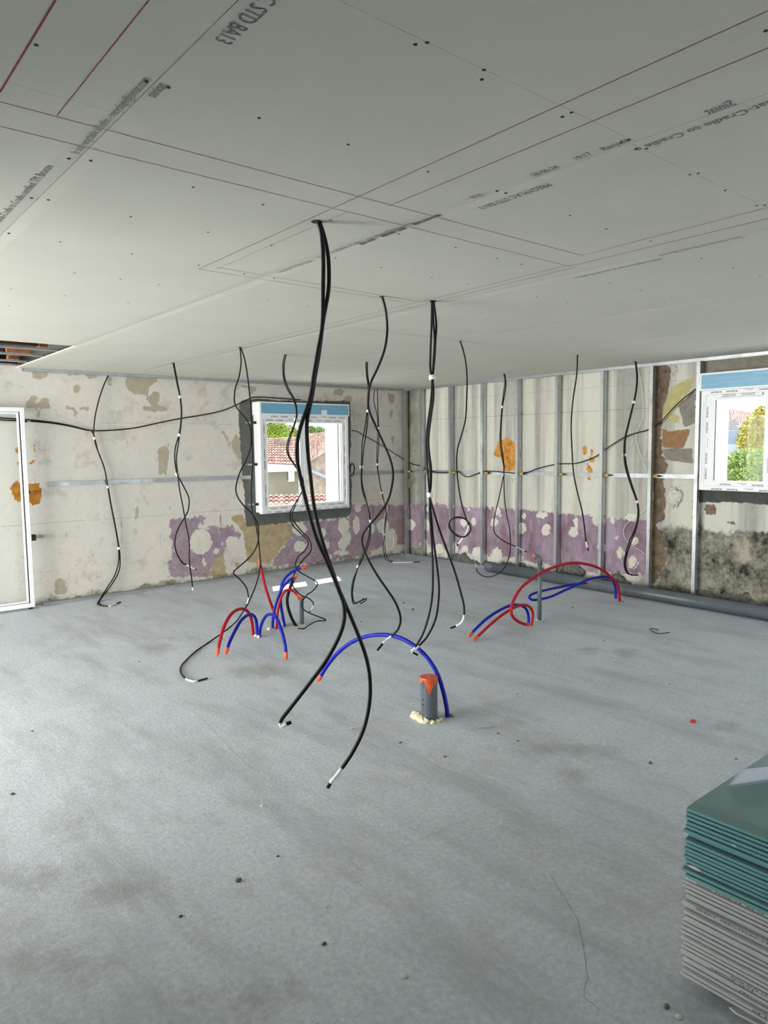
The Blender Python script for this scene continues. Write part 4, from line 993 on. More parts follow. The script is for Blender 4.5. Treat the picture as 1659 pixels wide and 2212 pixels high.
cable_set('two black cables crossing each other, one trailing far out on the floor', (518,750), [
    S([(518,750),(520.8,781),(516.5,812.8),(507.8,841.8),(507,870.7),(519.4,891),(533.8,908.3),(541.6,931.4),(540.5,966),(531,995),(518,1021),(509.8,1050),(512,1070.3),(525,1090.6),(542.5,1108),(555.5,1128),(558.4,1151),(555.5,1177.4),(539.6,1203.4),(513.6,1226.5),(504.3,1238),(519.4,1252.6),(532.4,1270),(536.7,1290)], [(536,1297),(534,1303),(531,1312)]),
    S([(519,750),(528,775),(534.4,810),(539.6,856),(542.5,902.5),(544.5,960.4),(545.4,1003.8),(543,1047),(544,1099),(552.6,1134),(559.3,1174.5),(562,1215),(558.4,1244),(548.3,1275.7),(533.8,1307.5),(523.6,1323.7),(510,1342.7),(488,1361.7),(453,1386),(423,1406.5),(401.5,1426.8),(391,1440),(391,1454),(401.5,1466)], [(411,1470),(423,1471.5),(448,1465)])],
    r=.0062, sep=.004)
cable_set('pair of black cables in tight squiggles, hanging in front of the left window', (617,766), [
    S([(616,766),(611,787),(612.4,815.7),(619.6,838.9),(632,859),(639,879.4),(640,899.6),(635,917),(625,943),(619,966),(623.5,986.4),(640.9,1012.4),(653,1035.6),(655.3,1052),(646.7,1073),(632.2,1096),(626.4,1113.7),(632.2,1134),(651.4,1154),(666,1171),(658.2,1189),(643.8,1203.4),(638,1220.7),(646.7,1235),(667,1246.8),(686,1260),(676,1276),(664.6,1284),(653,1299.3),(653,1313),(667.3,1324),(704,1339),(684,1342),(668,1350),(656,1358),(644,1357)]),
    S([(619,766),(614,787),(615,815.7),(623,838.9),(634.5,859),(640.5,879.4),(641.5,899.6),(637,917),(628,943),(622,966),(626,986.4),(643,1012.4),(654.5,1035.6),(654,1056),(641,1085),(630.8,1116.6),(649.6,1145.5),(668,1165),(672,1189),(655,1209),(640.9,1229),(630.8,1256),(633,1266),(636,1271),(648.4,1284.4),(667.3,1292.6),(676.3,1302),(676,1308)], [(675,1312),(672.5,1318),(668,1322)])],
    tapes=(905, 1050, 1085), r=.0055, sep=.0035, lean=-.034)
cable_set('taped pair of black cables in front of the far wall, left of the window', (374,784), [
    S([(373.5,784),(381.5,824.4),(388.5,857.6),(391.5,888),(390,917),(386.5,940),(379,966),(377.5,992),(383,1024),(396.3,1050),(407.9,1076),(406.4,1102),(397.7,1119.4),(384.7,1142.6),(377.5,1168.6),(381.8,1194.7),(393.4,1214.9),(402.7,1219.8)], [(410,1224),(420,1228.8),(424,1231)]),
    S([(375,784),(383,824.4),(389.5,857.6),(392.5,888),(391,917),(388,940),(384,966),(381,992),(384,1024),(387.6,1055.8),(394.9,1093.4),(402,1134),(408.4,1168.6),(409,1214.9),(413.6,1246.7),(415.7,1268)], [(417,1276)])],
    tapes=(858, 939, 1023), r=.0068, sep=.002)
cable_set('pair of black cables right of the left window, its hooked end on the floor', (792,782), [
    S([(790.5,782),(791.5,807),(795.5,836),(797,862),(793,888),(789,920),(782.5,954.6),(781,989.3),(780.4,1012.4),(780.4,1041),(783.9,1064.5),(792.6,1087.7),(799.8,1119.5),(800.4,1151.3),(795.5,1177.4),(783.9,1206.3),(772.3,1229.4),(762.2,1255.5),(759.3,1281.5),(762.2,1301.8),(768,1304),(783.9,1296),(791,1293),(789,1298),(778,1304)]),
    S([(793.4,782),(794,807),(797.5,836),(797,862),(795,888),(793.2,920),(786.8,960),(783.5,989),(782.5,1009.6),(781.9,1041.4),(789.7,1076),(796.9,1105),(799,1130),(797,1155),(791,1180),(773.8,1223.6),(765,1255.5),(761.3,1283),(767,1302),(786.8,1293)])],
    tapes=(886, 1009, 1125, 1226), r=.0062, sep=.0025)
wallp = (Vector((0, 1, 0)), Vector((0, YT-.10, 0)))
cable_set('two thin black cables hanging close to the far wall, between window and corner', None, [
    S([(809.4,841),(807.6,865),(814.3,896.7),(816.6,925.7),(814.3,969),(814.6,1003.8),(818.6,1032.7),(824.4,1064.5),(831.6,1093.5),(831.6,1122.4),(828.2,1154.2),(828.7,1191.8),(834,1209),(847.5,1214.4)], [(856,1215.4),(888,1214.4),(906.9,1213.2)]),
    S([(814.9,841),(816,873.6),(818,925),(818.5,960.4),(816,1003),(821.5,1047),(830,1085),(834.5,1113.7),(831,1154),(832,1186),(837,1206),(849,1213.5)])],
    tapes=(926, 1003, 1064, 1155), r=.006, sep=.0025, plane=wallp)
cable_set('single black cable ending in a round coil, hanging in front of the studs', (994,737), [
    S([(993,736),(1000.9,757.9),(1006.7,786.8),(1009,821.5),(1008,862),(1005.2,908.3),(995,946),(987.9,972),(986.4,1003.8),(989.3,1041.4),(996.5,1084.8),(1006.7,1119.5),(1016,1137),(1014,1150),(1004,1159),(992,1158),(978,1148),(971,1136),(973,1124),(985,1117),(1000,1119),(1012,1128),(1017,1141),(1013,1152),(1002,1160),(988,1158),(975,1147),(970,1135),(975,1122),(990,1118),(1006,1122),(1012,1134)], [(1008,1150),(992,1173),(987,1179)])], r=.006, wob=.006)
cable_set('taped pair of black cables dropping to the end of the long grey pipe', (1089,808), [
    S([(1088,807),(1091,824.4),(1087,856),(1084,879.4),(1081.5,919.9),(1080,951.7),(1083,977.7),(1088,1006.7),(1088.5,1026.9),(1089,1058.7),(1090.6,1084.8),(1094.9,1113.7),(1100.7,1142.6),(1102.7,1177.4),(1097.8,1209.2),(1084.8,1232.3),(1067.4,1243.4),(1050,1246.2),(1034,1238),(1028.5,1226)], [(1027.8,1218)]),
    S([(1090,807),(1093,830),(1089.5,856),(1085.5,879.4),(1083,919.9),(1082.5,951.7),(1085.5,977.7),(1089,1006.7),(1087,1030),(1079,1070.3),(1068.9,1113.7),(1066.8,1145.5),(1076,1160),(1096.4,1173),(1115,1181)], [(1123,1185),(1131,1189),(1139,1193)])],
    tapes=(879, 1025, 1112), r=.0062, sep=.0022)
cable_set('single straight black cable hanging in front of the lilac wall, left of the taped pair', (1247.6,767), [
    S([(1247.6,766),(1245.6,811),(1238,861.7),(1233.8,915.6),(1235.5,969.5),(1238.8,1020),(1246.6,1060.5),(1256.7,1101),(1262.4,1138),(1265.8,1170)], [(1267,1176),(1268.5,1182),(1271,1190)])], r=.0068)
cable_set('taped pair of black cables hanging nearest the stripped brown strip of the right wall', (1372.5,781), [
    S([(1372,780),(1375.6,814.6),(1373,848.2),(1367,875.2),(1357,915.6),(1349.5,949.3),(1348,983),(1352,1013.3),(1363.5,1050.4),(1375.5,1084),(1378,1111),(1372,1141.4),(1360,1168.3),(1351,1198.7),(1348.5,1218.9),(1353.4,1235.7),(1362.8,1241.4),(1379,1242.5)]),
    S([(1373.5,780),(1377,814.6),(1374,848.2),(1368,875.2),(1358.5,915.6),(1351,949.3),(1350.5,983),(1355,1013.3),(1366,1050.4),(1377,1084),(1380,1111),(1374.5,1141.4),(1364,1168.3),(1354,1198.7),(1351,1218.9),(1356,1236.7),(1366,1243)])],
    tapes=(870, 983, 1084), r=.0072, sep=.0015)
wl = (Vector((0, 1, 0)), Vector((0, YW-.045, 0)))
cable_set('pair of black cables hanging against the far wall beside the white door frame', None, [
    S([(234.9,809),(222.7,836),(212.6,867.8),(205.4,899.6),(202.5,931.4),(204,947.3),(208.3,966),(219.8,995),(228.5,1024),(232.9,1051.5),(237.2,1079),(244.4,1116.5),(251.7,1154),(256,1186),(256,1214.9),(247.3,1243.8),(231.4,1269.8),(212.6,1299.7),(211,1305),(222.7,1308.5),(234.3,1309)], [(241,1308),(249,1304.6),(260.3,1300.2)]),
    S([(198,931),(203,940),(206,952),(212.6,977.7),(224.2,1006.6),(231,1040),(235,1060),(240,1090),(247,1125),(253.5,1160),(258.9,1197.5),(258,1229.4),(245,1257),(216,1297),(216,1305)])],
    tapes=(947, 1051, 1186), r=.0068, sep=.0012, plane=wl, wob=0)
wl2 = (Vector((0, 1, 0)), Vector((0, YW-.022, 0)))
def wall_cable(label, segs, r=.0065, mat='black', name='wall_cable', group=None, cat='cable'):
    pts = []
    for wall, off, px in segs:
        for p in px: pts.append(on_y(p[0], p[1], YW-off) if wall == 'A' else on_x(p[0], p[1], XW-off))
    mb = MB(); mb.tube(smooth_path(pts, 6), r, 8); return tag(mb.build(name, M[mat], smooth=True), label, cat, group)
wall_cable('black cable slung along the far wall from the door frame to the window top', [('A', .02, [(-40,898),(0,902.5),(40,905.5),(65,907),(110,912),(150,919),(185,928),(202,930.5),(240,929.5),(290,924.5),(340,914),(390,904),(440,896),(480,887),(510,875),(535,863),(548,858),(575,858.5),(620,861.5),(650,864)])])
wall_cable('second black cable on the far wall, ending beside the white door frame', [('A', .034, [(-40,902),(0,907),(40,909),(66,910),(110,914),(150,920.5),(190,930)])])
wall_cable('long black cable slung across the corner and behind the studs', [('A', .03, [(760,930),(772,932),(787,941),(818,958),(850,978),(866,988)]), ('B', .045, [(884,1000),(895,1004),(905,1006),(922,1014),(940,1020),(960,1021),(985,1018),(993,1020),(1003,1029),(1014,1029.5),(1028,1024),(1050,1018),(1085,1020),(1118,1022.5),(1140,1020),(1160,1012.5),(1190,1005),(1210,1002),(1240,1001.5),(1262,996),(1290,984),(1320,962),(1350,944),(1375,935),(1395,930),(1412,921),(1430,909),(1450,886),(1475,862),(1500,843),(1512,834)])], r=.0058)
wall_cable('thin loose cable dangling from the ceiling track down behind the studs', [('B', .03, [(1374,786),(1384,825),(1388,860),(1388,905),(1378,925),(1374,940),(1376,960),(1390,1000),(1405,1040),(1411,1075),(1402,1095),(1375,1115),(1351,1135),(1347,1155),(1360,1175),(1385,1190),(1400,1205),(1403,1230),(1385,1250),(1362,1265)])], r=.0022, mat='upvc')
mb = MB(); cc = on_y(760.5, 1014.5, YW-.10)
for k in range(3):
    c_ = cc+Vector((-.01+.006*k, .02*k-.02, -.004*k)); rr_ = [.055-.004*k, .095-.006*k]
    mb.tube([c_+Vector((rr_[0]*math.cos(q), .03*math.cos(q+k), rr_[1]*math.sin(q))) for q in (2*math.pi*j/24 for j in range(25))], .0042, 8)
tag(mb.build('cable_coil', M['black'], smooth=True), 'small coil of black cable hanging at the right side of the left window', 'cable')
mb = MB(); pts = [on_y(p[0], p[1], YT-.16) for p in [(838,1093),(831,1115),(828,1150),(830,1170),(836,1185),(843,1189),(849,1180),(850,1165),(848,1157)]]
mb.tube(smooth_path(pts, 6), .003, 6); tag(mb.build('thin_white_wire', M['tape_white'], smooth=True), 'thin white wire loop hanging in front of the far wall near the corner', 'wire')

# plaster dabs left on the right wall, mortar along its foot
for k, (x, y, rx, ry) in enumerate(((593,1432,26,32),(715,1470,22,33),(793,1528,29,36),(800,1395,20,22),(1063,1110,44,52),(578,1262,30,26))):
    p = on_x(*crop(1100, 700, 2.968, [(x, y)])[0]); mb = MB(); s_ = .0019*ry
    lump(mb, (XW, p.y, p.z), s_, 80+k, sx=.38, sy=rx/ry, amp=.3, n=12)
    if k == 4:
        for j in range(9): lump(mb, (XW-.018, p.y+.05*math.cos(j*.7), p.z+.065*math.sin(j*.7)), .026, 95+j, sx=.5, n=7)
    mb.build('plaster_dab', M['plaster'], wall_right, smooth=True)
def fillet(name, y0, y1, h0, label):
    N_ = int((y0-y1)/.02); v = []; f = []; rr = random.Random(5); K = 6; hh = .05; ph = [rr.uniform(0, 6) for _ in range(6)]
    for i in range(N_+1):
        y = y0+(y1-y0)*i/N_; env = min(1, (y0-y)/.15+.15, (y-y1)/.15+.15)
        h = h0*env*(.75+.35*math.sin(y*5+ph[0])+.25*math.sin(y*13+ph[1])+.15*math.sin(y*31+ph[2])); h = max(.015, h)
        dep = .10*env+.03*math.sin(y*9+ph[3])+.012*math.sin(y*27+ph[4])
        for k in range(K+1):
            a = k/K*math.pi/2; jx = 1+.16*math.sin(y*47+k*2.1)+.1*math.sin(y*83+k)
            v.append((XW-.001-min(.046, max(.02, dep*.5)*math.cos(a)*jx), y, h*math.sin(a)*jx if k else 0.0))
    for i in range(N_):
        for k in range(K): a = i*(K+1)+k; f.append((a, a+1, a+K+2, a+K+1))
    mb = MB(); mb.add(v, f); return tag(mb.build(name, M['mortar'], smooth=True), label, 'mortar')
fillet('mortar_heap', 7.35, 5.72, .10, 'rough dark mortar along the foot of the right wall, nearest the corner')
fillet('mortar_heap', 4.85, 4.30, .12, 'rough dark mortar along the foot of the lilac wall behind the drain pipe')
fillet('mortar_heap', 4.15, 2.2, .11, 'rough dark mortar below the blue-topped right window')
p = on_x(1237, 1240); mb = MB(); lump(mb, (XW, p.y, .10), .16, 120, sx=.35, sy=1.05, sz=.75, amp=.15, n=14); tag(mb.build('mortar_lump', M['mortar'], smooth=True), 'smooth bulging mortar lump at the lilac wall foot', 'mortar')

# ------------------------------------------------------------------ stack of plasterboards
SX, SY, Z0, TH = 1.985, 1.008, .052, .0132
def board_mesh(name, mats, jl):
    mb = MB(); t = .0122; x1, y1 = 1.2, 2.5
    prof = [(0, .0008), (.0008, 0), (x1-.0008, 0), (x1, .0008), (x1, t-.0030), (x1-.05, t), (.05, t), (.0, t-.0030)]
    v = [(x, -y1, z) for x, z in prof]+[(x, 0, z) for x, z in prof]; n_ = len(prof)
    mi = [0, 0, 0, 0, 1, 1, 1, 0]
    for k in range(n_): mb.f.append((k, k+n_, (k+1) % n_+n_, (k+1) % n_)); mb.mi.append(mi[k])
    mb.f += [tuple(range(n_)), tuple(range(n_, 2*n_))[::-1]]; mb.mi += [2, 2]; mb.v = v
    return mb.mesh(name, mats)
core = M['board_core']
mg = board_mesh('grey_plasterboard', [M['board_grey'], M['board_grey'], core], 0)
mt_ = board_mesh('green_plasterboard', [M['board_green'], M['board_green_top'], core], 0)
NG, NT_ = 24, 16
rj = random.Random(11); jit = []
for k in range(NG+NT_):
    if k % 2 == 0: j0 = rj.choice((0, 0, .003, -.004, .008, -.008))
    jit.append((j0+rj.uniform(-.0015, .0015), rj.uniform(-.008, .008)))
jit[NG+NT_-1] = (0, 0); jit[NG+NT_-2] = (.001, 0); jit[NG+9] = (.010, -.004); jit[NG-6] = (.012, -.003); jit[NG-7] = (.001, .006)
boards = []
for k in range(NG+NT_):
    green = k >= NG; o = bpy.data.objects.new('green_plasterboard' if green else 'grey_plasterboard', mt_ if green else mg); COL.objects.link(o)
    o.location = (SX+jit[k][0], SY+jit[k][1], Z0+k*TH)
    if green:
        r_ = NG+NT_-1-k; lab = 'green plasterboard, topmost of the stack, white paper lying on it' if r_ == 0 else 'green plasterboard in the stack, %s from the top' % ORD[r_]
        if r_ == NT_-1: lab = 'green plasterboard, lowest green one, lying on the grey boards'
        tag(o, lab, 'plasterboard', 'green plasterboards in the stack')
    else:
        r_ = NG-1-k; lab = 'grey plasterboard, uppermost grey one, right under the green boards' if r_ == 0 else 'grey plasterboard in the stack, %s below the green ones' % ORD[r_]
        if r_ == NG-1: lab = 'grey plasterboard, lowest of the whole stack, just above the floor'
        tag(o, lab, 'plasterboard', 'grey plasterboards in the stack')
    boards.append(o)
ZT = Z0+(NG+NT_)*TH-.001
def on_stack(px, py, z): return on_z(px, py, z)
for k, (px, py, ww, hh) in ((NG+2, (1501, 1869, .035, .008)), (NG+11, (1585, 1823, .012, .008))):
    b_ = boards[k]; zc = b_.location.z+.006; yy = on_x(px, py, SX).y
    mb = MB(); lump(mb, (b_.location.x-.0006, yy, zc), ww/2, k, sx=.08, sz=.28, n=8); mb.build('chipped_edge', core, b_)
for k, txt, y0, y1 in ((NG-1, 'Siniat 21/06/24  04:29', .97, .78), (NG-7, 'SINIAT  PREGYPLAC STD BA13', .97, .70), (5, '04/07/24  13:12', .92, .80), (6, 'Siniat 9/10 13:12', .86, .74), (3, 'PREGYPLAC 13:15', .84, .70), (1, '04 29 13', .80, .72)):
    b_ = boards[k]; v, f = text_mb(txt, (b_.location.x-.0008, y0, b_.location.z+.0022), (b_.location.x-.0008, y1, b_.location.z+.0022), (0, 0, 1), .0085)
    mb = MB(); mb.add(v, f); mb.build('edge_stamp', M['ink'], b_)
for k, y in enumerate((.80, -.2, -1.2)):
    mb = MB(); mb.box((SX+.16, y-.05, 0), (SX+1.15, y+.05, Z0)); tag(mb.build('support_batten', M['wood_dark']), ['wooden batten under the plasterboard stack, nearest its visible corner', 'wooden batten under the middle of the plasterboard stack', 'wooden batten under the far end of the plasterboard stack'][k], 'batten', 'battens under the stack')
mb = MB(); N_ = 12
B0, B1 = on_z(1574, 1697, ZT+.003), on_z(1700, 1678, ZT+.003)
A0, A1 = on_z(1611, 1661, ZT+.043), on_z(1700, 1652, ZT+.043)
v = []; f = []
for i in range(N_+1):
    for j in range(N_+1):
        u, w_ = i/N_, j/N_; p = B0.lerp(B1, u).lerp(A0.lerp(A1, u), w_); p.z = ZT+.003+.040*math.sin(w_*1.57); v.append(p)
for i in range(N_):
    for j in range(N_): a = i*(N_+1)+j; f.append((a, a+N_+1, a+N_+2, a+1))
mb.add(v, f); o = mb.build('paper_sheet', M['paper'], smooth=True); s_ = o.modifiers.new('thickness', 'SOLIDIFY'); s_.thickness = .0006
tag(o, 'white sheet of paper curling up on top of the plasterboard stack', 'paper')
mb = MB(); q = [on_z(*p, .002) for p in ((1575, 2177), (1592, 2180), (1659, 2197), (1720, 2212), (1700, 2235), (1632, 2212), (1590, 2190))]
v = [(p.x, p.y, .0005) for p in q]+[(p.x, p.y, .006) for p in q]; n_ = len(q)
mb.add(v, [tuple(range(n_)), tuple(range(n_, 2*n_))[::-1]]+[(k, (k+1) % n_, (k+1) % n_+n_, k+n_) for k in range(n_)]); tag(mb.build('white_strip', M['upvc']), 'pointed white plastic strip on the floor below the stack corner', 'strip')

# ------------------------------------------------------------------ scraps on the floor
def scrap(name, label, px, mat, kind, s_=.01, seed=0, ang=0.0, cat='scrap', group='crumbs and scraps on the concrete floor'):
    c = on_z(*px); rr = random.Random(seed); mb = MB(); v_ = Vector((c.x, c.y, 0)).normalized(); rt = Vector((v_.y, -v_.x, 0))
    if kind == 'lump': lump(mb, (c.x, c.y, s_*.35), s_, seed, sx=1.3, sz=.6, n=7)
    elif kind == 'strip':
        d_ = rt*math.cos(ang)+v_*math.sin(ang); sd = Vector((-d_.y, d_.x, 0)); N2 = 6; vs = []
        for i in range(N2+1):
            p = c+d_*(i/N2-.5)*s_*4; zz = .001+s_*.7*abs(math.sin(i*1.3+seed))
            vs += [p-sd*s_*.4+Vector((0, 0, zz)), p+sd*s_*.4+Vector((0, 0, zz*.6+.001))]
        mb.add(vs, [(2*i, 2*i+1, 2*i+3, 2*i+2) for i in range(N2)])
    elif kind == 'wire':
        pts = [on_z(*p, .006) for p in s_]; mb.tube(smooth_path(pts, 4), .0032, 6)
    o = mb.build(name, M[mat] if isinstance(mat, str) else mat, smooth=(kind == 'lump'))
    if kind == 'strip': m_ = o.modifiers.new('thickness', 'SOLIDIFY'); m_.thickness = .0008
    return tag(o, label, cat, group)
M['alu'] = plain('aluminium_foil', srgb(190, 192, 196), .35, .7)
scrap('red_tape_scrap', 'crumpled red tape scrap lying alone on the right of the floor', (1497, 1560), plain('red_scrap', srgb(205, 40, 22), .35), 'lump', .016, 3)
scrap('bent_wire', 'bent black wire lying on the floor in front of the long drain pipe', (1425, 1363), 'black', 'wire', [(1422,1361),(1408,1357),(1404,1359),(1420,1368),(1447,1366)], cat='wire')
scrap('foil_strip', 'shiny foil strip right of the large blue arched pipe foot', (1040, 1574), 'alu', 'strip', .017, 2, 0, 'foil')
scrap('foil_scrap', 'small shiny curled scrap beside the foil strip', (1058, 1572), 'alu', 'strip', .010, 5, .9, 'foil')
scrap('paper_scrap', 'small white scrap between blue pipe foot and foil strip', (1000, 1581), 'paper', 'strip', .008, 4, .4, 'paper')
scrap('grey_sliver', 'pale grey sliver on the floor left of the thick pipe stub', (765, 1574), 'plaster', 'strip', .012, 6, .2)
CR = [((566,1741),'white crumb on the floor below the left hooked cable end','paper',.006),((27,1716),'dark crumb near the left edge, by the cable trail','mortar',.008),((515,1903),'grey crumb in the lower middle of the floor','mortar',.010),((70,1580),'dark crumb near the left picture edge','mortar',.006),((865,1605),'small grey chip below the thick pipe stub','mortar',.007),((961,1635),'grey chip below the foil strip, left','mortar',.007),((1119,1601),'grey chip right of the foil strip','mortar',.006),((1076,1585),'small dark red chip beside the foil scrap','chalk_strong',.006),
 ((892,1317),'dark flat scrap on the floor below the three taped cables','black',.010),((872,1303),'dark flat sliver near the hooked cable end','black',.009),((1330,1419),'white crumb right of the right pipe group','paper',.006),((1305,1385),'dark crumb right of the right pipe group','mortar',.007),((1237,1313),'flat dark scrap between bent pipes and drain pipe','mortar',.010),((1447,1478),'small dark crumb on the right of the floor','mortar',.005),((780,1343),'dark crumb between nearest cables and wavy cable','black',.006),((1405,1649),'dark splinter on the floor left above the stack','mortar',.009),((1440,2176),'grey crumb left of the stack foot','mortar',.008),((1467,2198),'pale crumb at the lower edge left of the stack','plaster',.009),((390,1980),'grey crumb in the lower left floor','mortar',.006),((700,2040),'grey crumb at the bottom middle of the floor','mortar',.007),((1118,1500),'small grey crumb right of the large blue arc','mortar',.005),((600,1850),'grey grain in the lower middle left','mortar',.005),((1345,1300),'flat dark scrap near the drain pipe pipe feet','mortar',.009),((705,1960),'small pale crumb in the lower floor','plaster',.006),((1590,1640),'dark grain above the stack','mortar',.005),((875,2110),'pale crumb at the very bottom of the floor','plaster',.007),((300,1430),'dark grain left of the trailing cable end','mortar',.006),((655,1300),'dark sliver near the squiggly pair','black',.006)]
for k, (p, lab, m_, s_) in enumerate(CR): scrap('floor_crumb', lab, p, m_, 'lump', s_, 200+k, cat='crumb')

# ------------------------------------------------------------------ outside the windows
def tile_mat():
    t = NT('canal_tiles'); tone = t.attr('tone')
    r_ = t.n('ValToRGB'); e_ = r_.color_ramp.elements; e_[0].color = srgb(96, 50, 40); e_[1].color = srgb(150, 118, 98)
    q = e_.new(.5); q.color = srgb(124, 78, 62); t.set(r_.inputs[0], tone)
    return t.fin(t.mix(t.mr(t.noise(3, 4), .3, .7, 0, .3), r_.outputs[0], srgb(150, 120, 104)), .9)
M['tile'] = tile_mat()
def tiled(el, er, rr_, rl, cols, rows, name, parent):
    el, er, rr_, rl = map(Vector, (el, er, rr_, rl)); nrm = (er-el).cross(rl-el).normalized()
    if nrm.z < 0: nrm = -nrm
    w_ = (er-el).length/cols; sub = 6; rnd = random.Random(cols); v = []; f = []; tone = []
    for c in range(cols):
        for r_ in range(rows):
            tn = rnd.random(); b = len(v)
            for e_ in (0, 1):
                for k in range(sub+1):
                    u = (c+k/sub)/cols; w2 = (r_+e_*1.08)/rows
                    p = el.lerp(er, u).lerp(rl.lerp(rr_, u), min(1, w2))
                    v.append(p+nrm*(w_*.42*math.sin(math.pi*k/sub)+(.35*w_*(1-e_)))); tone.append(tn)
            f += [(b+k, b+k+1, b+sub+2+k, b+sub+1+k) for k in range(sub)]
            f.append(tuple(b+k for k in range(sub+1)))
    mb = MB(); mb.add(v, f); o = mb.build(name, M['tile'], parent)
    at = o.data.attributes.new('tone', 'FLOAT', 'POINT'); at.data.foreach_set('value', np.array(tone, np.float32)); return o
M['house'] = plain('cream_house_render', srgb(146, 140, 124), .9, var=.08, scale=2)
M['house_grey'] = plain('grey_house_render', srgb(128, 136, 146), .9, var=.08, scale=2)
M['stone'] = plain('rubble_stone', srgb(128, 116, 98), .9, var=.4, scale=5, bump=1)
M['shutter'] = plain('blue_grey_shutter', srgb(84, 100, 124), .7)
mb = MB(); mb.box((-40, YO+.5, -6.2), (80, 90, -6)); mb.box((XO+.5, -40, -6.2), (80, YO+.5, -6.0)); struct(mb.build('ground', plain('pale_ground', srgb(232, 228, 218), .9)))  # made near-white to bounce sunlight up through the windows onto the ceiling
h = thing('house', 'cream house with pink tiled roof seen through the left window', 'house', (14, 21, -6))
E_L, E_R = on_y(520, 1001, 20), on_y(662, 1008, 20); R_R, R_L = on_y(662, 944, 26), on_y(520, 951, 26)
tiled(E_L, E_R, R_R, R_L, 22, 11, 'tiled_roof', h)
mb = MB(); mb.box((E_L.x+.1, 20.25, -6), (E_R.x-.05, 26, E_R.z-.03)); wl_ = mb.build('house_wall', M['house'], h)
mb = MB(); mb.box((E_L.x, 20.02, E_R.z-.14), (E_R.x, 20.25, E_L.z-.04)); mb.build('eave', M['render'], h)
p, q = on_y(621, 1015, 20.2), on_y(634, 1038, 20.2); mb = MB(); mb.box((p.x, 20.19, q.z), (q.x-.2, 20.24, p.z)); mb.build('house_window', M['shutter'], wl_)
mb = MB(); mb.box((q.x-.2, 20.13, q.z-.03), (q.x, 20.24, p.z+.02)); mb.build('window_shutter', M['render'], wl_)
p = on_y(611, 958, 24.2); mb = MB(); mb.box((p.x-.22, 24, p.z-1), (p.x+.25, 24.5, p.z+.15)); mb.build('chimney', M['stone'], h)
h = thing('house', 'stone house with red roof edge seen through the right pane of the left window', 'house', (17.5, 18, -6))
a_, b_, c_, d_ = on_y(667, 1000, 16), on_y(725, 962, 16), on_y(725, 932, 19.8), on_y(667, 938, 19.8)
tiled(a_, b_, c_, d_, 16, 16, 'tiled_roof', h)
mb = MB(); x0, x1 = a_.x+.05, b_.x; mb.add([(x0, 16.2, -6), (x1, 16.2, -6), (x1, 16.2, b_.z-.05), (x0, 16.2, a_.z-.05), (d_.x+.1, 19.8, -6), (c_.x, 19.8, -6), (c_.x, 19.8, b_.z), (d_.x+.1, 19.8, a_.z)], [(0,1,2,3),(5,4,7,6),(1,5,6,2),(4,0,3,7),(3,2,6,7)]); mb.build('house_wall', M['stone'], h)
p, q = on_y(667, 1014, 16.1), on_y(725, 1040, 16.1); mb = MB(); mb.tube([p, q], .045, 10); mb.build('gutter', M['house_grey'], h, smooth=True)
h = thing('low_roof', 'low pale tiled roof just below the left window', 'roof', (9, 12, -1))
tiled(on_y(520, 1100, 11.5), on_y(720, 1092, 11.5), on_y(720, 1070, 13.6), on_y(520, 1074, 13.6), 18, 3, 'tiled_roof', h)
p = on_y(520, 1100, 11.5); q = on_y(720, 1092, 11.5); mb = MB(); mb.box((p.x, 11.6, -6), (q.x, 13.5, min(p.z, q.z)-.1)); mb.build('house_wall', M['house'], h)
h = thing('house', 'pale house with striped red tiled roof seen through the right window', 'house', (24, 10, -6))
a_, b_, c_, d_ = on_x(1660, 918, 22), on_x(1560, 916, 22), on_x(1560, 874, 28), on_x(1640, 893, 28)
d_ = on_x(1596, 884, 28); c_ = on_x(1560, 880, 28); tiled(a_, b_, c_, on_x(1640, 897, 28), 18, 10, 'tiled_roof', h)
mb = MB(); mb.box((22.2, min(a_.y, b_.y)+.05, -6), (28, max(a_.y, b_.y)-.05, min(a_.z, b_.z)-.05)); wl_ = mb.build('house_wall', M['house_grey'], h)
p, q = on_x(1590, 944, 22.15), on_x(1600, 953, 22.15); mb = MB(); mb.box((22.12, q.y, q.z), (22.2, p.y, p.z)); mb.build('house_window', M['shutter'], wl_)
mb = MB(); p, q = on_x(1580, 961, 20), on_x(1640, 985, 20); mb.box((20, q.y-3, -6), (21.8, p.y+2, p.z)); tag(mb.build('outbuilding', M['house_grey']), 'low grey outbuilding below the pale house outside the right window', 'building')
def leafmat(name, a, b):
    t = NT(name); r_ = t.n('Mix'); r_.data_type = 'RGBA'; r_.inputs[6].default_value = a; r_.inputs[7].default_value = b; t.set(r_.inputs[0], t.attr('tone')); return t.fin(r_.outputs[2], .7)
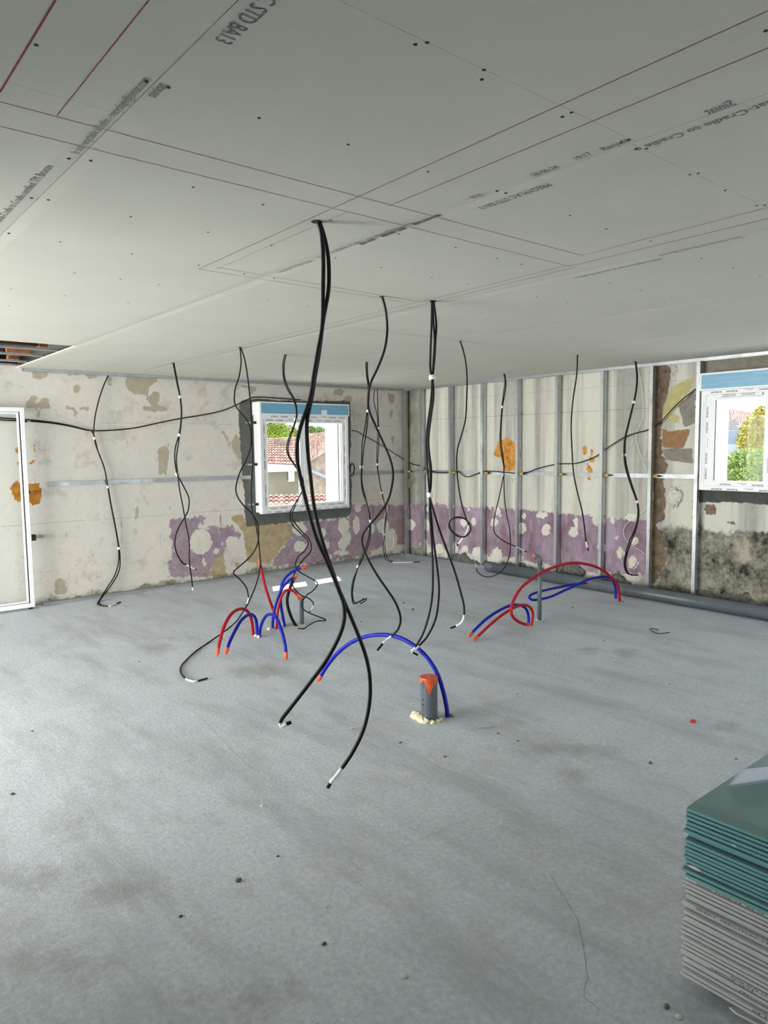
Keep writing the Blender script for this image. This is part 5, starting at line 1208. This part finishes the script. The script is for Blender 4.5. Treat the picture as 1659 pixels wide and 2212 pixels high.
def tree(name, label, base, clumps, mat, n_, ls, seed):
    t = thing(name, label, 'tree', base, 'trees outside the windows'); rr = random.Random(seed)
    mb = MB(); tone = []
    tot = sum(c[1]**2 for c in clumps)
    for c, R_, in clumps:
        for _ in range(int(n_*R_*R_/tot)):
            th, ph_, q = rr.uniform(0, 6.283), math.acos(rr.uniform(-1, 1)), R_*rr.uniform(.35, 1)**.5
            p = Vector(c)+Vector((math.sin(ph_)*math.cos(th), math.sin(ph_)*math.sin(th), math.cos(ph_)*.85))*q
            a_ = Vector((rr.uniform(-1, 1), rr.uniform(-1, 1), rr.uniform(-.6, .6))).normalized(); b_ = a_.cross(Vector((rr.uniform(-1, 1), rr.uniform(-1, 1), rr.uniform(-1, 1)))).normalized()
            s_ = ls*rr.uniform(.6, 1.3); mb.add([p-a_*s_, p+b_*s_*.5, p+a_*s_, p-b_*s_*.5], [(0, 1, 2, 3)]); tn = rr.random(); tone += [tn]*4
    o = mb.build('foliage', mat, t); at = o.data.attributes.new('tone', 'FLOAT', 'POINT'); at.data.foreach_set('value', np.array(tone, np.float32))
    c0 = Vector(clumps[0][0]); mb = MB(); mb.tube([base, (base[0], base[1], base[2]*.4+c0.z*.6), c0], .18, 8, rad=[.22, .16, .06])
    for c, R_ in clumps[1:]: mb.tube([(base[0], base[1], base[2]*.3+c0.z*.7), c], .06, 6, rad=[.09, .03])
    mb.build('trunk', M['wood_dark'], t, smooth=True)
lg = leafmat('bright_leaves', srgb(84, 112, 18), srgb(142, 156, 40)); ly = leafmat('yellow_leaves', srgb(128, 122, 26), srgb(176, 164, 60)); ld = leafmat('green_leaves', srgb(64, 96, 28), srgb(112, 136, 52))
def cl(ax, *l): return [((on_y if ax[0] == 'y' else on_x)(px, py, ax[1]), R_) for px, py, R_ in l]
c_ = cl(('y', 31), (584, 932, .95), (575, 922, .8), (600, 940, .8)); tree('leafy_tree', 'bright green tree behind the cream house, left pane of the left window', (c_[0][0].x, 31, -6), c_, lg, 9000, .05, 1)
c_ = cl(('y', 33), (618, 946, .85), (634, 946, .8), (645, 950, .8)); tree('leafy_tree', 'lower yellowish tree above the ridge of the cream house', (c_[0][0].x, 33, -6), c_, leafmat('olive_leaves', srgb(94, 104, 30), srgb(128, 132, 54)), 6000, .05, 2)
c_ = cl(('y', 31), (676, 936, .45), (690, 938, .5), (672, 928, .25), (688, 929, .22)); tree('leafy_tree', 'small dark green treetop above the stone house roof', (c_[0][0].x, 31, -6), c_, ld, 3500, .045, 3)
c_ = cl(('x', 16), (1640, 935, .42), (1655, 905, .35), (1650, 960, .5), (1625, 955, .32), (1610, 958, .18), (1632, 910, .2), (1660, 985, .5)); tree('leafy_tree', 'yellow green tree filling the right side of the right window view', (16, c_[0][0].y, -6), c_, ly, 12000, .035, 4)
c_ = cl(('x', 15), (1600, 1005, .4), (1620, 1015, .5), (1645, 1015, .5), (1595, 1030, .4), (1660, 1030, .6)); tree('leafy_bush', 'green bush at the bottom of the right window view', (15, c_[0][0].y, -6), c_, leafmat('bush_leaves', srgb(66, 112, 52), srgb(150, 156, 60)), 10000, .035, 5)
